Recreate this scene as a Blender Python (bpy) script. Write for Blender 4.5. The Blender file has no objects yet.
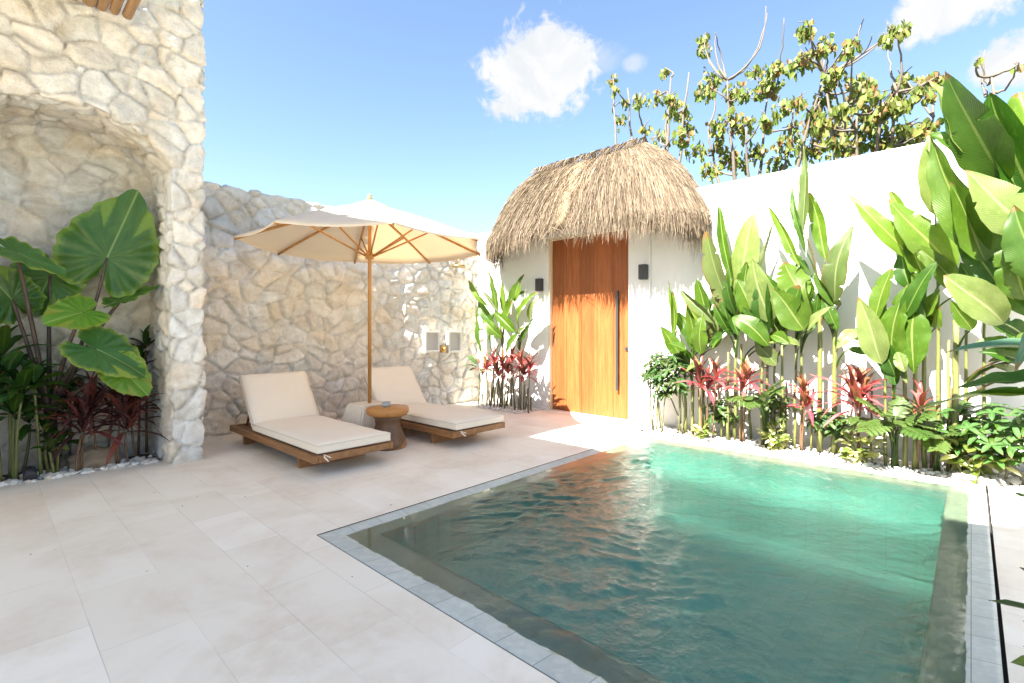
import bpy, bmesh, math, random
import numpy as np
from mathutils import Vector, Matrix, noise

R = math.radians
scene = bpy.context.scene
COL = scene.collection
rng = random.Random(7)

# ------------------------------------------------------------------ camera
F_PX, CX, HZ, CAM_H = 493.0, 512.0, 331.0, 1.25
FWD = Vector((0.7318, 0.6815, 0.0)); RGT = Vector((0.6815, -0.7318, 0.0)); UP = Vector((0, 0, 1))
EYE = Vector((0, 0, CAM_H))

def ray(px, py):
    return FWD + RGT * ((px - CX) / F_PX) + UP * ((HZ - py) / F_PX)

def at(px, py, X=None, Y=None, Z=None):
    """where the line of sight through a photo pixel meets the plane X=, Y= or Z="""
    d = ray(px, py)
    if X is not None: s = (X - EYE.x) / d.x
    elif Y is not None: s = (Y - EYE.y) / d.y
    else: s = (Z - EYE.z) / d.z
    return EYE + d * s

cam_d = bpy.data.cameras.new('camera'); cam = bpy.data.objects.new('camera', cam_d); COL.objects.link(cam)
cam.location = EYE
cam.rotation_euler = (R(90), 0, math.atan2(FWD.y, FWD.x) - R(90))
cam_d.sensor_width = 36; cam_d.lens = F_PX / 1024 * 36
cam_d.shift_y = -(341.5 - HZ) / 1024
cam_d.clip_start = 0.05; cam_d.clip_end = 3000
scene.camera = cam

# ------------------------------------------------------------------ object helpers
def tag(o, label=None, cat=None, group=None, kind=None):
    if label: o['label'] = label
    if cat: o['category'] = cat
    if group: o['group'] = group
    if kind: o['kind'] = kind
    return o

def empty(name, loc, label, cat, group=None, rz=0.0):
    o = bpy.data.objects.new(name, None); COL.objects.link(o)
    o.location = loc; o.rotation_euler = (0, 0, rz); o.empty_display_size = 0.1
    return tag(o, label, cat, group)

def link_mesh(name, me, mats, parent=None, smooth=False):
    o = bpy.data.objects.new(name, me); COL.objects.link(o)
    for m in (mats if isinstance(mats, (list, tuple)) else [mats]): me.materials.append(m)
    if smooth:
        me.polygons.foreach_set('use_smooth', [True] * len(me.polygons))
    if parent is not None: o.parent = parent
    return o

def build(name, bm, mats, parent=None, smooth=False, world=False):
    """bm -> ONE mesh object; world=True: bm is in world space and parent is an unrotated Empty"""
    me = bpy.data.meshes.new(name)
    if world and parent is not None:
        bmesh.ops.translate(bm, verts=bm.verts, vec=-parent.location)
    bm.to_mesh(me); bm.free()
    return link_mesh(name, me, mats, parent, smooth)

def box(bm, x0, x1, y0, y1, z0, z1, bev=0.0, seg=2, mi=0):
    nb = bmesh.new()
    bmesh.ops.create_cube(nb, size=1)
    for v in nb.verts:
        v.co = Vector(((x0 + x1) / 2 + v.co.x * (x1 - x0), (y0 + y1) / 2 + v.co.y * (y1 - y0), (z0 + z1) / 2 + v.co.z * (z1 - z0)))
    if bev > 0:
        bmesh.ops.bevel(nb, geom=nb.edges[:], offset=bev, segments=seg, profile=0.5, affect='EDGES')
    merge(bm, nb, mi)

def merge(bm, nb, mi=0):
    vs = {}
    for v in nb.verts: vs[v] = bm.verts.new(v.co)
    for f in nb.faces:
        try:
            g = bm.faces.new([vs[v] for v in f.verts]); g.material_index = mi; g.smooth = f.smooth
        except ValueError: pass
    nb.free()

def tube(bm, pts, rad, n=8, cap=True, mi=0, smooth=True):
    """tube along pts; rad is a number or a list"""
    pts = [Vector(p) for p in pts]
    rs = rad if isinstance(rad, (list, tuple)) else [rad] * len(pts)
    rings = []
    ref = None
    for i, p in enumerate(pts):
        d = (pts[min(i + 1, len(pts) - 1)] - pts[max(i - 1, 0)])
        d = d.normalized() if d.length > 1e-9 else Vector((0, 0, 1))
        if ref is None:
            ref = d.orthogonal().normalized()
        a = (ref - d * ref.dot(d))
        a = a.normalized() if a.length > 1e-6 else d.orthogonal().normalized()
        ref = a
        b = d.cross(a)
        rings.append([bm.verts.new(p + (a * math.cos(2 * math.pi * k / n) + b * math.sin(2 * math.pi * k / n)) * rs[i]) for k in range(n)])
    for i in range(len(rings) - 1):
        for k in range(n):
            f = bm.faces.new((rings[i][k], rings[i][(k + 1) % n], rings[i + 1][(k + 1) % n], rings[i + 1][k]))
            f.smooth = smooth; f.material_index = mi
    if cap:
        for r_, rev in ((rings[0], True), (rings[-1], False)):
            f = bm.faces.new(list(reversed(r_)) if rev else r_); f.material_index = mi

def lathe(bm, prof, c=(0, 0, 0), n=32, mi=0, smooth=True, wob=None):
    c = Vector(c); rings = []
    for j, (r_, z) in enumerate(prof):
        ring = []
        for k in range(n):
            a = 2 * math.pi * k / n
            rr = r_ * (wob(a, z) if wob else 1.0)
            ring.append(bm.verts.new(c + Vector((rr * math.cos(a), rr * math.sin(a), z))))
        rings.append(ring)
    for i in range(len(rings) - 1):
        for k in range(n):
            f = bm.faces.new((rings[i][k], rings[i][(k + 1) % n], rings[i + 1][(k + 1) % n], rings[i + 1][k]))
            f.smooth = smooth; f.material_index = mi
    for r_, rev in ((rings[0], True), (rings[-1], False)):
        f = bm.faces.new(list(reversed(r_)) if rev else r_); f.material_index = mi

def bez(p0, p1, p2, n):
    return [p0 * (1 - t) ** 2 + p1 * 2 * t * (1 - t) + p2 * t * t for t in [i / (n - 1) for i in range(n)]]

# ------------------------------------------------------------------ material helpers
class N:
    def __init__(s, name):
        s.m = bpy.data.materials.new(name); s.m.use_nodes = True
        s.t = s.m.node_tree; s.b = s.t.nodes['Principled BSDF']; s.out = s.t.nodes['Material Output']
    def n(s, typ, **kw):
        nd = s.t.nodes.new(typ)
        for k, v in kw.items():
            if k.startswith('i_'):
                nd.inputs[k[2:].replace('_', ' ')].default_value = v
            elif hasattr(nd, k): setattr(nd, k, v)
        return nd
    def l(s, a, b): s.t.links.new(a, b)
    def coord(s, which='Object'):
        return s.n('ShaderNodeTexCoord').outputs[which]
    def noise(s, vec, scale, detail=4, rough=0.55, dist=0.0):
        nd = s.n('ShaderNodeTexNoise'); nd.inputs['Scale'].default_value = scale
        nd.inputs['Detail'].default_value = detail; nd.inputs['Roughness'].default_value = rough
        nd.inputs['Distortion'].default_value = dist
        s.l(vec, nd.inputs['Vector']); return nd.outputs['Fac']
    def ramp(s, fac, stops):
        nd = s.n('ShaderNodeValToRGB'); e = nd.color_ramp.elements
        while len(e) < len(stops): e.new(0.5)
        for el, (p, c) in zip(e, stops):
            el.position = p; el.color = (*c, 1) if len(c) == 3 else c
        s.l(fac, nd.inputs['Fac']); return nd.outputs['Color']
    def mix(s, fac, a, b, typ='MIX'):
        nd = s.n('ShaderNodeMix'); nd.data_type = 'RGBA'; nd.blend_type = typ
        for sock, v in ((0, fac), (6, a), (7, b)):
            if isinstance(v, (int, float)): nd.inputs[sock].default_value = v
            elif isinstance(v, tuple): nd.inputs[sock].default_value = (*v, 1) if len(v) == 3 else v
            else: s.l(v, nd.inputs[sock])
        return nd.outputs[2]
    def math(s, op, a, b=0.0, c=0.0, clamp=False):
        nd = s.n('ShaderNodeMath'); nd.operation = op; nd.use_clamp = clamp
        for i, v in enumerate((a, b, c)):
            if isinstance(v, (int, float)): nd.inputs[i].default_value = v
            else: s.l(v, nd.inputs[i])
        return nd.outputs[0]
    def mapr(s, v, a, b, c=0.0, d=1.0, smooth=True):
        nd = s.n('ShaderNodeMapRange'); nd.interpolation_type = 'SMOOTHSTEP' if smooth else 'LINEAR'
        s.l(v, nd.inputs[0])
        for i, x in zip((1, 2, 3, 4), (a, b, c, d)): nd.inputs[i].default_value = x
        return nd.outputs[0]
    def bump(s, h, strength=0.3, dist=0.01):
        nd = s.n('ShaderNodeBump'); nd.inputs['Strength'].default_value = strength; nd.inputs['Distance'].default_value = dist
        s.l(h, nd.inputs['Height']); s.l(nd.outputs[0], s.b.inputs['Normal']); return nd.outputs[0]
    def base(s, c):
        if isinstance(c, tuple): s.b.inputs['Base Color'].default_value = (*c, 1)
        else: s.l(c, s.b.inputs['Base Color'])
        return s
    def rough(s, r, spec=0.4, metal=0.0):
        if isinstance(r, (int, float)): s.b.inputs['Roughness'].default_value = r
        else: s.l(r, s.b.inputs['Roughness'])
        s.b.inputs['Specular IOR Level'].default_value = spec; s.b.inputs['Metallic'].default_value = metal
        return s

def plain(name, c, rough=0.6, spec=0.4, metal=0.0, nscale=40.0, var=0.12, bump=0.0):
    k = N(name); co = k.coord()
    f = k.noise(co, nscale)
    k.base(k.mix(f, tuple(x * (1 - var) for x in c), tuple(min(1, x * (1 + var)) for x in c)))
    k.rough(rough, spec, metal)
    if bump: k.bump(f, bump, 0.005)
    return k.m

def mat_stone():
    k = N('limestone_rubble'); co = k.coord('Object')
    a = k.n('ShaderNodeAttribute', attribute_name='tint')
    n1 = k.noise(co, 9, 6, 0.65); n2 = k.noise(co, 60, 5, 0.7); n3 = k.noise(co, 2.2, 3); n5 = k.noise(co, 24, 8, 0.75)
    c = k.mix(k.mapr(n1, 0.3, 0.72), (0.68, 0.635, 0.56), (0.87, 0.83, 0.765))
    c = k.mix(0.55, c, a.outputs['Color'], 'MULTIPLY')
    c = k.mix(k.mapr(n3, 0.48, 0.72), c, k.mix(1.0, c, (0.95, 0.89, 0.80), 'MULTIPLY'))
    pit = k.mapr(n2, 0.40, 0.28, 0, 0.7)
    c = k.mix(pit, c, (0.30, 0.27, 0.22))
    k.base(c).rough(0.9, 0.2)
    h = k.math('ADD', k.math('MULTIPLY', n1, 1.0), k.math('MULTIPLY', n2, 0.35))
    k.bump(k.math('ADD', h, k.math('MULTIPLY', n5, 0.5)), 1.0, 0.028)
    return k.m

def mat_plaster():
    k = N('white_plaster'); co = k.coord()
    n = k.noise(co, 3, 6, 0.6); n2 = k.noise(co, 90, 3)
    sp = k.n('ShaderNodeSeparateXYZ'); k.l(co, sp.inputs[0])
    mp = k.n('ShaderNodeMapping'); mp.inputs['Scale'].default_value = (3, 3, .35); k.l(co, mp.inputs['Vector'])
    c = k.mix(n, (0.63, 0.625, 0.605), (0.70, 0.69, 0.67))
    c = k.mix(k.mapr(k.noise(mp.outputs[0], 2.2, 6, .65), .54, .78, 0, .22), c, (0.52, 0.50, 0.45))
    c = k.mix(k.math('MULTIPLY', k.mapr(sp.outputs['Z'], .22, .0), k.mapr(k.noise(co, 9, 5), .35, .65, .1, .6)), c, (0.45, 0.41, 0.34))
    k.base(c).rough(0.85, 0.25)
    k.bump(k.math('ADD', k.math('MULTIPLY', n2, .4), n), 0.15, 0.004)
    return k.m

def mat_deck():
    k = N('limestone_paving'); co = k.coord('Object')
    mp = k.n('ShaderNodeMapping'); mp.inputs['Rotation'].default_value = (0, 0, R(90)); k.l(co, mp.inputs['Vector'])
    br = k.n('ShaderNodeTexBrick'); br.offset = 0.42; br.offset_frequency = 2; br.squash = 1
    k.l(mp.outputs[0], br.inputs['Vector'])
    for nm, v in (('Scale', 1.0), ('Mortar Size', 0.0022), ('Mortar Smooth', 0.6), ('Bias', 0.0), ('Brick Width', 0.62), ('Row Height', 0.31)):
        br.inputs[nm].default_value = v
    br.inputs['Color1'].default_value = (0.50, 0.50, 0.50, 1); br.inputs['Color2'].default_value = (1, 1, 1, 1); br.inputs['Mortar'].default_value = (0.75, 0.75, 0.75, 1)
    n1 = k.noise(co, 1.6, 5, 0.6, 0.6); n2 = k.noise(co, 14, 6, 0.65); n3 = k.noise(co, 120, 3)
    c = k.mix(k.mapr(n1, 0.40, 0.66), (0.80, 0.745, 0.65), (0.70, 0.615, 0.505))
    c = k.mix(k.mapr(n2, 0.3, 0.75, 0, .6), c, (0.82, 0.765, 0.68))
    tile = k.mix(br.outputs['Color'], (0.85, 0.805, 0.745), (1.0, 1.0, 1.0))
    c = k.mix(1.0, c, tile, 'MULTIPLY')
    c = k.mix(k.math('MULTIPLY', k.math('MULTIPLY', br.outputs['Fac'], k.mapr(k.noise(co, 1.1, 4, .6), .34, .62)), 0.6), c, (0.36, 0.31, 0.25))
    k.base(c).rough(k.mapr(n2, 0.3, 0.8, 0.5, 0.75), 0.35)
    k.bump(k.math('SUBTRACT', k.math('ADD', k.math('MULTIPLY', n3, .25), k.math('MULTIPLY', n2, .5)), br.outputs['Fac']), 0.25, 0.004)
    return k.m

def mat_coping():
    """pale grey-green pool stone; wet stone below the waterline is really darker"""
    k = N('green_pool_stone'); co = k.coord('Object')
    sp = k.n('ShaderNodeSeparateXYZ'); k.l(co, sp.inputs[0])
    n1 = k.noise(co, 7, 5); n2 = k.noise(co, 45, 4)
    br = k.n('ShaderNodeTexBrick'); br.offset = 0.0; k.l(co, br.inputs['Vector'])
    for nm, v in (('Scale', 1.0), ('Mortar Size', 0.0022), ('Mortar Smooth', 0.3), ('Bias', 0.0), ('Brick Width', 0.2), ('Row Height', 0.2)):
        br.inputs[nm].default_value = v
    br.inputs['Color1'].default_value = (0.7, 0.7, 0.7, 1); br.inputs['Color2'].default_value = (1, 1, 1, 1); br.inputs['Mortar'].default_value = (.6, .6, .6, 1)
    dry = k.mix(n1, (0.38, 0.415, 0.385), (0.52, 0.545, 0.50)); dry = k.mix(k.mapr(k.noise(co, 16, 6, .7), .42, .68, 0, .6), dry, (0.60, 0.61, 0.56))
    dry = k.mix(0.5, dry, br.outputs['Color'], 'MULTIPLY')
    dry = k.mix(k.math('MULTIPLY', br.outputs['Fac'], 0.8), dry, (0.17, 0.19, 0.17))
    wet = k.mix(n1, (0.30, 0.34, 0.25), (0.42, 0.455, 0.35))
    z = k.math('ADD', sp.outputs['Z'], k.math('MULTIPLY', k.math('SUBTRACT', k.noise(co, 13, 6, 0.7), 0.5), 0.011))
    f = k.mapr(z, -0.0165, -0.0140)
    k.base(k.mix(f, wet, dry)).rough(k.mapr(f, 0, 1, 0.25, 0.6), 0.4)
    k.bump(k.math('SUBTRACT', n2, br.outputs['Fac']), 0.25, 0.003)
    return k.m

def mat_basin():
    k = N('green_pool_tile'); co = k.coord('Object')
    n1 = k.noise(co, 2.5, 4); n2 = k.noise(co, 25, 4)
    sp = k.n('ShaderNodeSeparateXYZ'); k.l(co, sp.inputs[0])
    def line(v):
        f = k.math('FRACT', k.math('DIVIDE', v, 0.2)); return k.mapr(k.math('ABSOLUTE', k.math('SUBTRACT', f, 0.5)), 0.470, 0.485)
    grid = k.math('MAXIMUM', line(k.math('ADD', sp.outputs['X'], .04)), line(k.math('ADD', sp.outputs['Y'], .07)))
    idx = k.n('ShaderNodeCombineXYZ'); k.l(k.math('FLOOR', k.math('DIVIDE', k.math('ADD', sp.outputs['X'], .14), .2)), idx.inputs[0]); k.l(k.math('FLOOR', k.math('DIVIDE', k.math('ADD', sp.outputs['Y'], .17), .2)), idx.inputs[1])
    wnz = k.n('ShaderNodeTexWhiteNoise'); k.l(idx.outputs[0], wnz.inputs['Vector'])
    c = k.mix(n1, (0.12, 0.42, 0.35), (0.20, 0.54, 0.465))
    c = k.mix(k.mapr(n2, .4, .7, 0, .5), c, (0.26, 0.56, 0.48))
    c = k.mix(1.0, c, k.mix(wnz.outputs['Value'], (.78, .78, .78), (1.08, 1.08, 1.08)), 'MULTIPLY')
    c = k.mix(k.math('MULTIPLY', grid, .6), c, (0.06, 0.15, 0.12))
    k.base(c).rough(0.5, 0.3)
    return k.m

def mat_water():
    k = N('pool_water'); co = k.coord('Object')
    k.t.nodes.remove(k.b)
    n1 = k.noise(co, 30, 4, 0.6, 0.8); n2 = k.noise(co, 80, 3)
    at_ = k.n('ShaderNodeAttribute', attribute_name='chop')
    bp = k.n('ShaderNodeBump'); bp.inputs['Distance'].default_value = 0.02
    k.l(k.math('ADD', n1, k.math('MULTIPLY', n2, .25)), bp.inputs['Height'])
    k.l(k.math('MULTIPLY', at_.outputs['Fac'], 0.45), bp.inputs['Strength'])
    fr = k.n('ShaderNodeFresnel'); fr.inputs['IOR'].default_value = 1.5; k.l(bp.outputs[0], fr.inputs['Normal'])
    gl = k.n('ShaderNodeBsdfGlossy'); gl.inputs['Roughness'].default_value = 0.02; k.l(bp.outputs[0], gl.inputs['Normal'])
    rf = k.n('ShaderNodeBsdfRefraction'); rf.inputs['IOR'].default_value = 1.33; rf.inputs['Roughness'].default_value = 0.0
    rf.inputs['Color'].default_value = (0.86, 0.96, 0.92, 1); k.l(bp.outputs[0], rf.inputs['Normal'])
    tr = k.n('ShaderNodeBsdfTransparent'); tr.inputs['Color'].default_value = (0.90, 0.97, 0.94, 1)
    m1 = k.n('ShaderNodeMixShader'); m1.inputs[0].default_value = 0.22; k.l(rf.outputs[0], m1.inputs[1]); k.l(tr.outputs[0], m1.inputs[2])
    m2 = k.n('ShaderNodeMixShader'); k.l(fr.outputs[0], m2.inputs[0]); k.l(m1.outputs[0], m2.inputs[1]); k.l(gl.outputs[0], m2.inputs[2])
    k.l(m2.outputs[0], k.out.inputs['Surface'])
    return k.m

def mat_wood(name, dark, light, axis='Z', scale=6.0, boards=None, rough=0.5, stretch=14.0, off=0.0):
    k = N(name); co = k.coord('Object')
    sc = {'X': (1, stretch, stretch), 'Y': (stretch, 1, stretch), 'Z': (stretch, stretch, 1)}[axis]
    mp = k.n('ShaderNodeMapping'); mp.inputs['Scale'].default_value = sc; k.l(co, mp.inputs['Vector'])
    vec = mp.outputs[0]
    fac_b = None
    if boards:                                   # per-board offset and tone across local Y
        sp = k.n('ShaderNodeSeparateXYZ'); k.l(co, sp.inputs[0])
        idx = k.math('FLOOR', k.math('DIVIDE', k.math('ADD', sp.outputs['Y'], 5.0 + off), boards))
        wn = k.n('ShaderNodeTexWhiteNoise'); wn.noise_dimensions = '1D'; k.l(idx, wn.inputs['W'])
        ad = k.n('ShaderNodeVectorMath'); ad.operation = 'ADD'; k.l(vec, ad.inputs[0])
        sc2 = k.n('ShaderNodeVectorMath'); sc2.operation = 'SCALE'; k.l(wn.outputs['Color'], sc2.inputs[0]); sc2.inputs['Scale'].default_value = 30
        k.l(sc2.outputs[0], ad.inputs[1]); vec = ad.outputs[0]; fac_b = wn.outputs['Value']
    n1 = k.noise(vec, scale * 0.18, 5, 0.6, 1.2); n2 = k.noise(vec, scale, 4, 0.6)
    c = k.mix(k.mapr(n1, 0.3, 0.7), dark, light)
    c = k.mix(k.mapr(n2, 0.35, 0.7, 0, 0.35), c, tuple(x * 0.62 for x in dark))
    if fac_b is not None:
        c = k.mix(1.0, c, k.mix(fac_b, (0.80, 0.76, 0.72), (1.1, 1.07, 1.05)), 'MULTIPLY')
    k.base(c).rough(rough, 0.35)
    k.bump(n2, 0.15, 0.003)
    return k.m

def mat_fabric(name, c, trans=0.0, weave=350.0):
    k = N(name); co = k.coord('Object')
    n1 = k.noise(co, 5, 4); n2 = k.noise(co, weave, 2)
    col = k.mix(n1, tuple(x * 0.95 for x in c), c)
    k.base(col).rough(0.9, 0.15)
    k.bump(k.math('ADD', k.math('MULTIPLY', n2, 0.3), n1), 0.2, 0.01)
    k.b.inputs['Sheen Weight'].default_value = 0.15
    if trans:
        tl = k.n('ShaderNodeBsdfTranslucent'); k.l(k.mix(1.0, col, (1, .72, .44), 'MULTIPLY'), tl.inputs['Color'])
        m = k.n('ShaderNodeMixShader'); m.inputs[0].default_value = trans
        k.l(k.b.outputs[0], m.inputs[1]); k.l(tl.outputs[0], m.inputs[2]); k.l(m.outputs[0], k.out.inputs['Surface'])
    return k.m

def mat_leaf(name, c1, c2, rib=(0.30, 0.36, 0.12), trans=0.32, veins=38.0, edge=None, rough=0.38, tcol=None, vein_amt=0.22, spec=0.4, tipdry=0.85):
    """UV.x runs base to tip, UV.y across (0..1, midrib at 0.5)"""
    k = N(name); uv = k.coord('UV'); co = k.coord('Object')
    sp = k.n('ShaderNodeSeparateXYZ'); k.l(uv, sp.inputs[0])
    av = k.math('ABSOLUTE', k.math('SUBTRACT', sp.outputs['Y'], 0.5))
    n1 = k.noise(co, 7, 4); n2 = k.noise(co, 40, 3)
    oi = k.n('ShaderNodeObjectInfo')
    c = k.mix(k.mapr(k.math('ADD', k.math('MULTIPLY', n1, .6), k.math('MULTIPLY', oi.outputs['Random'], .4)), 0.28, 0.66), c1, c2)
    vn = k.math('SINE', k.math('ADD', k.math('MULTIPLY', k.math('SUBTRACT', sp.outputs['X'], k.math('MULTIPLY', av, 0.45)), veins * 6.283), k.math('MULTIPLY', n1, 9.0)))
    c = k.mix(k.math('MULTIPLY', k.mapr(vn, 0.0, 1.0, 0, vein_amt), k.mapr(n1, .3, .7, .35, 1)), c, tuple(x * 0.6 for x in c1))
    n4 = k.noise(uv, 9, 5, .65); c = k.mix(k.mapr(n4, .50, .72, 0, .45), c, tuple(min(1, x * 1.35) for x in c2)); c = k.mix(k.mapr(n4, .42, .25, 0, .35), c, tuple(x * .6 for x in c1))
    ribf = k.mapr(av, 0.018, 0.038, 1, 0)
    c = k.mix(ribf, c, rib)
    if edge:
        c = k.mix(k.mapr(k.math('ADD', av, k.math('MULTIPLY', k.math('SUBTRACT', n2, .5), .12)), 0.40, 0.50), c, edge)
    dry = k.math('ADD', sp.outputs['X'], k.math('ADD', k.math('MULTIPLY', n1, .16), k.math('MULTIPLY', oi.outputs['Random'], .12)))
    c = k.mix(k.mapr(dry, 1.07, 1.13, 0, tipdry), c, (0.16, 0.085, 0.03))
    k.base(c).rough(rough, spec)
    k.bump(k.math('ADD', k.math('MULTIPLY', vn, 0.5), n2), 0.25, 0.004)
    tl = k.n('ShaderNodeBsdfTranslucent')
    k.l(k.mix(1.0, c, tcol or (1.5, 1.5, 0.7), 'MULTIPLY'), tl.inputs['Color'])
    m = k.n('ShaderNodeMixShader'); m.inputs[0].default_value = trans
    k.l(k.b.outputs[0], m.inputs[1]); k.l(tl.outputs[0], m.inputs[2]); k.l(m.outputs[0], k.out.inputs['Surface'])
    return k.m

def mat_attr(name, trans=0.0, rough=0.6, mul=(1, 1, 1)):
    """colour from a per-face colour attribute (each leaf or straw has its own tone)"""
    k = N(name); a = k.n('ShaderNodeAttribute', attribute_name='tint'); co = k.coord()
    c = k.mix(1.0, a.outputs['Color'], mul, 'MULTIPLY')
    k.base(c).rough(rough, 0.3)
    if trans:
        tl = k.n('ShaderNodeBsdfTranslucent'); k.l(k.mix(1.0, c, (1.3, 1.3, 0.8), 'MULTIPLY'), tl.inputs['Color'])
        m = k.n('ShaderNodeMixShader'); m.inputs[0].default_value = trans
        k.l(k.b.outputs[0], m.inputs[1]); k.l(tl.outputs[0], m.inputs[2]); k.l(m.outputs[0], k.out.inputs['Surface'])
    return k.m

M = dict(
    stone=mat_stone(), plaster=mat_plaster(), deck=mat_deck(), coping=mat_coping(), basin=mat_basin(), water=mat_water(),
    door=mat_wood('teak_door', (0.245, 0.076, 0.022), (0.35, 0.118, 0.036), 'Z', 7.0, boards=0.276, off=0.0, stretch=16),
    lwood=mat_wood('teak_frame', (0.19, 0.088, 0.034), (0.31, 0.15, 0.06), 'Y', 7.0),
    uwood=mat_wood('umbrella_wood', (0.36, 0.17, 0.045), (0.48, 0.24, 0.07), 'Z', 7.0, rough=0.4),
    twood=mat_wood('table_wood_light', (0.36, 0.16, 0.045), (0.48, 0.23, 0.07), 'X', 6.0, rough=0.45),
    tdark=mat_wood('table_wood_dark', (0.16, 0.08, 0.04), (0.30, 0.16, 0.08), 'Z', 6.0),
    pole=mat_wood('pergola_wood', (0.36, 0.20, 0.085), (0.56, 0.34, 0.16), 'Y', 6.0),
    cushion=mat_fabric('cream_fabric', (0.74, 0.655, 0.545)),
    canopy=mat_fabric('canopy_fabric', (0.70, 0.63, 0.52), trans=0.26),
    black=plain('black_metal', (0.03, 0.032, 0.035), 0.45, 0.5),
    brass=plain('brass', (0.62, 0.42, 0.16), 0.3, 0.5, 1.0),
    ceramic=plain('grey_ceramic', (0.30, 0.31, 0.32), 0.35),
    conc=plain('cream_concrete', (0.60, 0.545, 0.47), 0.85, 0.2, bump=0.3),
    nfr=plain('white_niche_trim', (0.68, 0.65, 0.60), 0.6),
    nback=plain('niche_panel', (0.50, 0.475, 0.44), 0.7),
    grout=plain('dark_gap', (0.035, 0.035, 0.035), 0.9),
    soil=plain('soil', (0.13, 0.095, 0.065), 0.95, 0.1, nscale=25, var=0.35, bump=0.6),
    ground=plain('grassy_ground', (0.10, 0.12, 0.045), 0.95, 0.1, nscale=3, var=0.4),
    thatch=mat_attr('thatch_straw', 0.12, 0.8),
    tleaf=mat_attr('tree_leaf', 0.35, 0.5),
    bark=plain('pale_bark', (0.133, 0.113, 0.094), 0.9, 0.2, nscale=18, var=0.3, bump=0.4),
    pebble=mat_attr('white_pebble', 0.0, 0.75),
    rock=plain('brown_rock', (0.25, 0.19, 0.13), 0.9, 0.2, nscale=9, var=0.4, bump=0.8),
    glass=plain('dark_window_glass', (0.03, 0.04, 0.045), 0.05, 0.6),
    tile=plain('roof_slab', (0.45, 0.43, 0.40), 0.8),
    seam=plain('seam_thread', (0.55, 0.49, 0.41), 0.9, 0.1),
    ban=mat_leaf('banana_leaf', (0.044, 0.099, 0.007), (0.086, 0.150, 0.016), (0.167, 0.211, 0.062), 0.36),
    bandark=mat_leaf('banana_leaf_dark', (0.019, 0.063, 0.005), (0.044, 0.101, 0.011), (0.114, 0.167, 0.040), 0.34),
    banpale=mat_leaf('banana_leaf_pale', (0.092, 0.136, 0.031), (0.145, 0.189, 0.057), (0.211, 0.238, 0.106), 0.30),
    banold=mat_leaf('banana_leaf_grey', (0.060, 0.095, 0.025), (0.092, 0.128, 0.037), (0.158, 0.185, 0.079), 0.25, edge=(0.106, 0.075, 0.026)),
    banshade=mat_leaf('banana_leaf_shade_blue', (0.035, 0.11, 0.06), (0.05, 0.14, 0.075), (0.15, 0.26, 0.13), 0.12),  # shade on the near leaves is mixed into this blue green
    cane=plain('green_cane', (0.129, 0.143, 0.043), 0.5, 0.4, nscale=12, var=0.3),
    canegrey=plain('grey_green_cane', (0.120, 0.120, 0.070), 0.6, 0.3, nscale=12, var=0.3),
    canered=plain('brown_cane', (0.152, 0.087, 0.049), 0.6, 0.3, nscale=14, var=0.3),
    aloc=mat_leaf('elephant_ear', (0.026, 0.088, 0.014), (0.055, 0.14, 0.022), (0.17, 0.27, 0.09), 0.22, veins=11, edge=(0.15, 0.25, 0.03), rough=0.3, vein_amt=0.22, tipdry=0),
    aloclit=mat_leaf('elephant_ear_lit', (0.09, 0.25, 0.02), (0.16, 0.33, 0.035), (0.30, 0.42, 0.12), 0.4, veins=11, edge=(0.28, 0.34, 0.05), vein_amt=0.25, tipdry=0),  # sunlit look mixed into the green; also a leaf's own yellow green underside
    alocmid=mat_leaf('elephant_ear_mid', (0.04, 0.12, 0.03), (0.065, 0.17, 0.04), (0.24, 0.36, 0.14), 0.25, veins=11, edge=(0.25, 0.33, 0.05), vein_amt=0.25, tipdry=0),
    petiole=plain('purple_petiole', (0.075, 0.05, 0.04), 0.45, 0.4, nscale=8, var=0.4),
    ti=mat_leaf('ti_pink', (0.288, 0.040, 0.061), (0.403, 0.115, 0.115), (0.432, 0.202, 0.173), 0.35, veins=4, tcol=(1.3, 0.9, 0.9), vein_amt=0.4),
    tidark=mat_leaf('ti_maroon', (0.108, 0.025, 0.025), (0.187, 0.054, 0.036), (0.216, 0.072, 0.050), 0.25, veins=4, tcol=(1.3, .9, .8)),
    tibrown=mat_leaf('ti_bronze', (0.173, 0.079, 0.029), (0.259, 0.115, 0.058), (0.288, 0.115, 0.079), 0.3, veins=4, tcol=(1.3, 1, .8)),
    tipurple=mat_leaf('ti_purple', (0.040, 0.016, 0.018), (0.085, 0.030, 0.028), (0.11, 0.045, 0.035), 0.15, veins=4, tcol=(1.3, .9, .8)),
    phil=mat_leaf('philodendron', (0.033, 0.076, 0.012), (0.068, 0.114, 0.026), (0.126, 0.151, 0.059), 0.3, veins=8),
    shrub=mat_leaf('shrub_leaf', (0.028, 0.057, 0.011), (0.057, 0.085, 0.020), (0.079, 0.104, 0.035), 0.3, veins=6),
    shrubdk=mat_leaf('dark_shrub_leaf', (0.021, 0.071, 0.017), (0.045, 0.112, 0.026), (0.120, 0.195, 0.060), 0.25, veins=6, rough=.55, spec=.25),  # dark green, lowered further to stand for banana shade on the right shrub
    ground_cover=mat_leaf('pale_leaf', (0.36, 0.38, 0.16), (0.55, 0.54, 0.30), (0.50, 0.52, 0.28), 0.3, veins=6),
    lime=mat_leaf('lime_leaf', (0.084, 0.135, 0.021), (0.135, 0.178, 0.042), (0.159, 0.194, 0.068), 0.35, veins=6),
)
# ------------------------------------------------------------------ ground, deck, pool
PX0, PX1, PY0, PY1 = 1.40, 5.50, -0.085, 2.93          # outer edge of the pool stone

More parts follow.
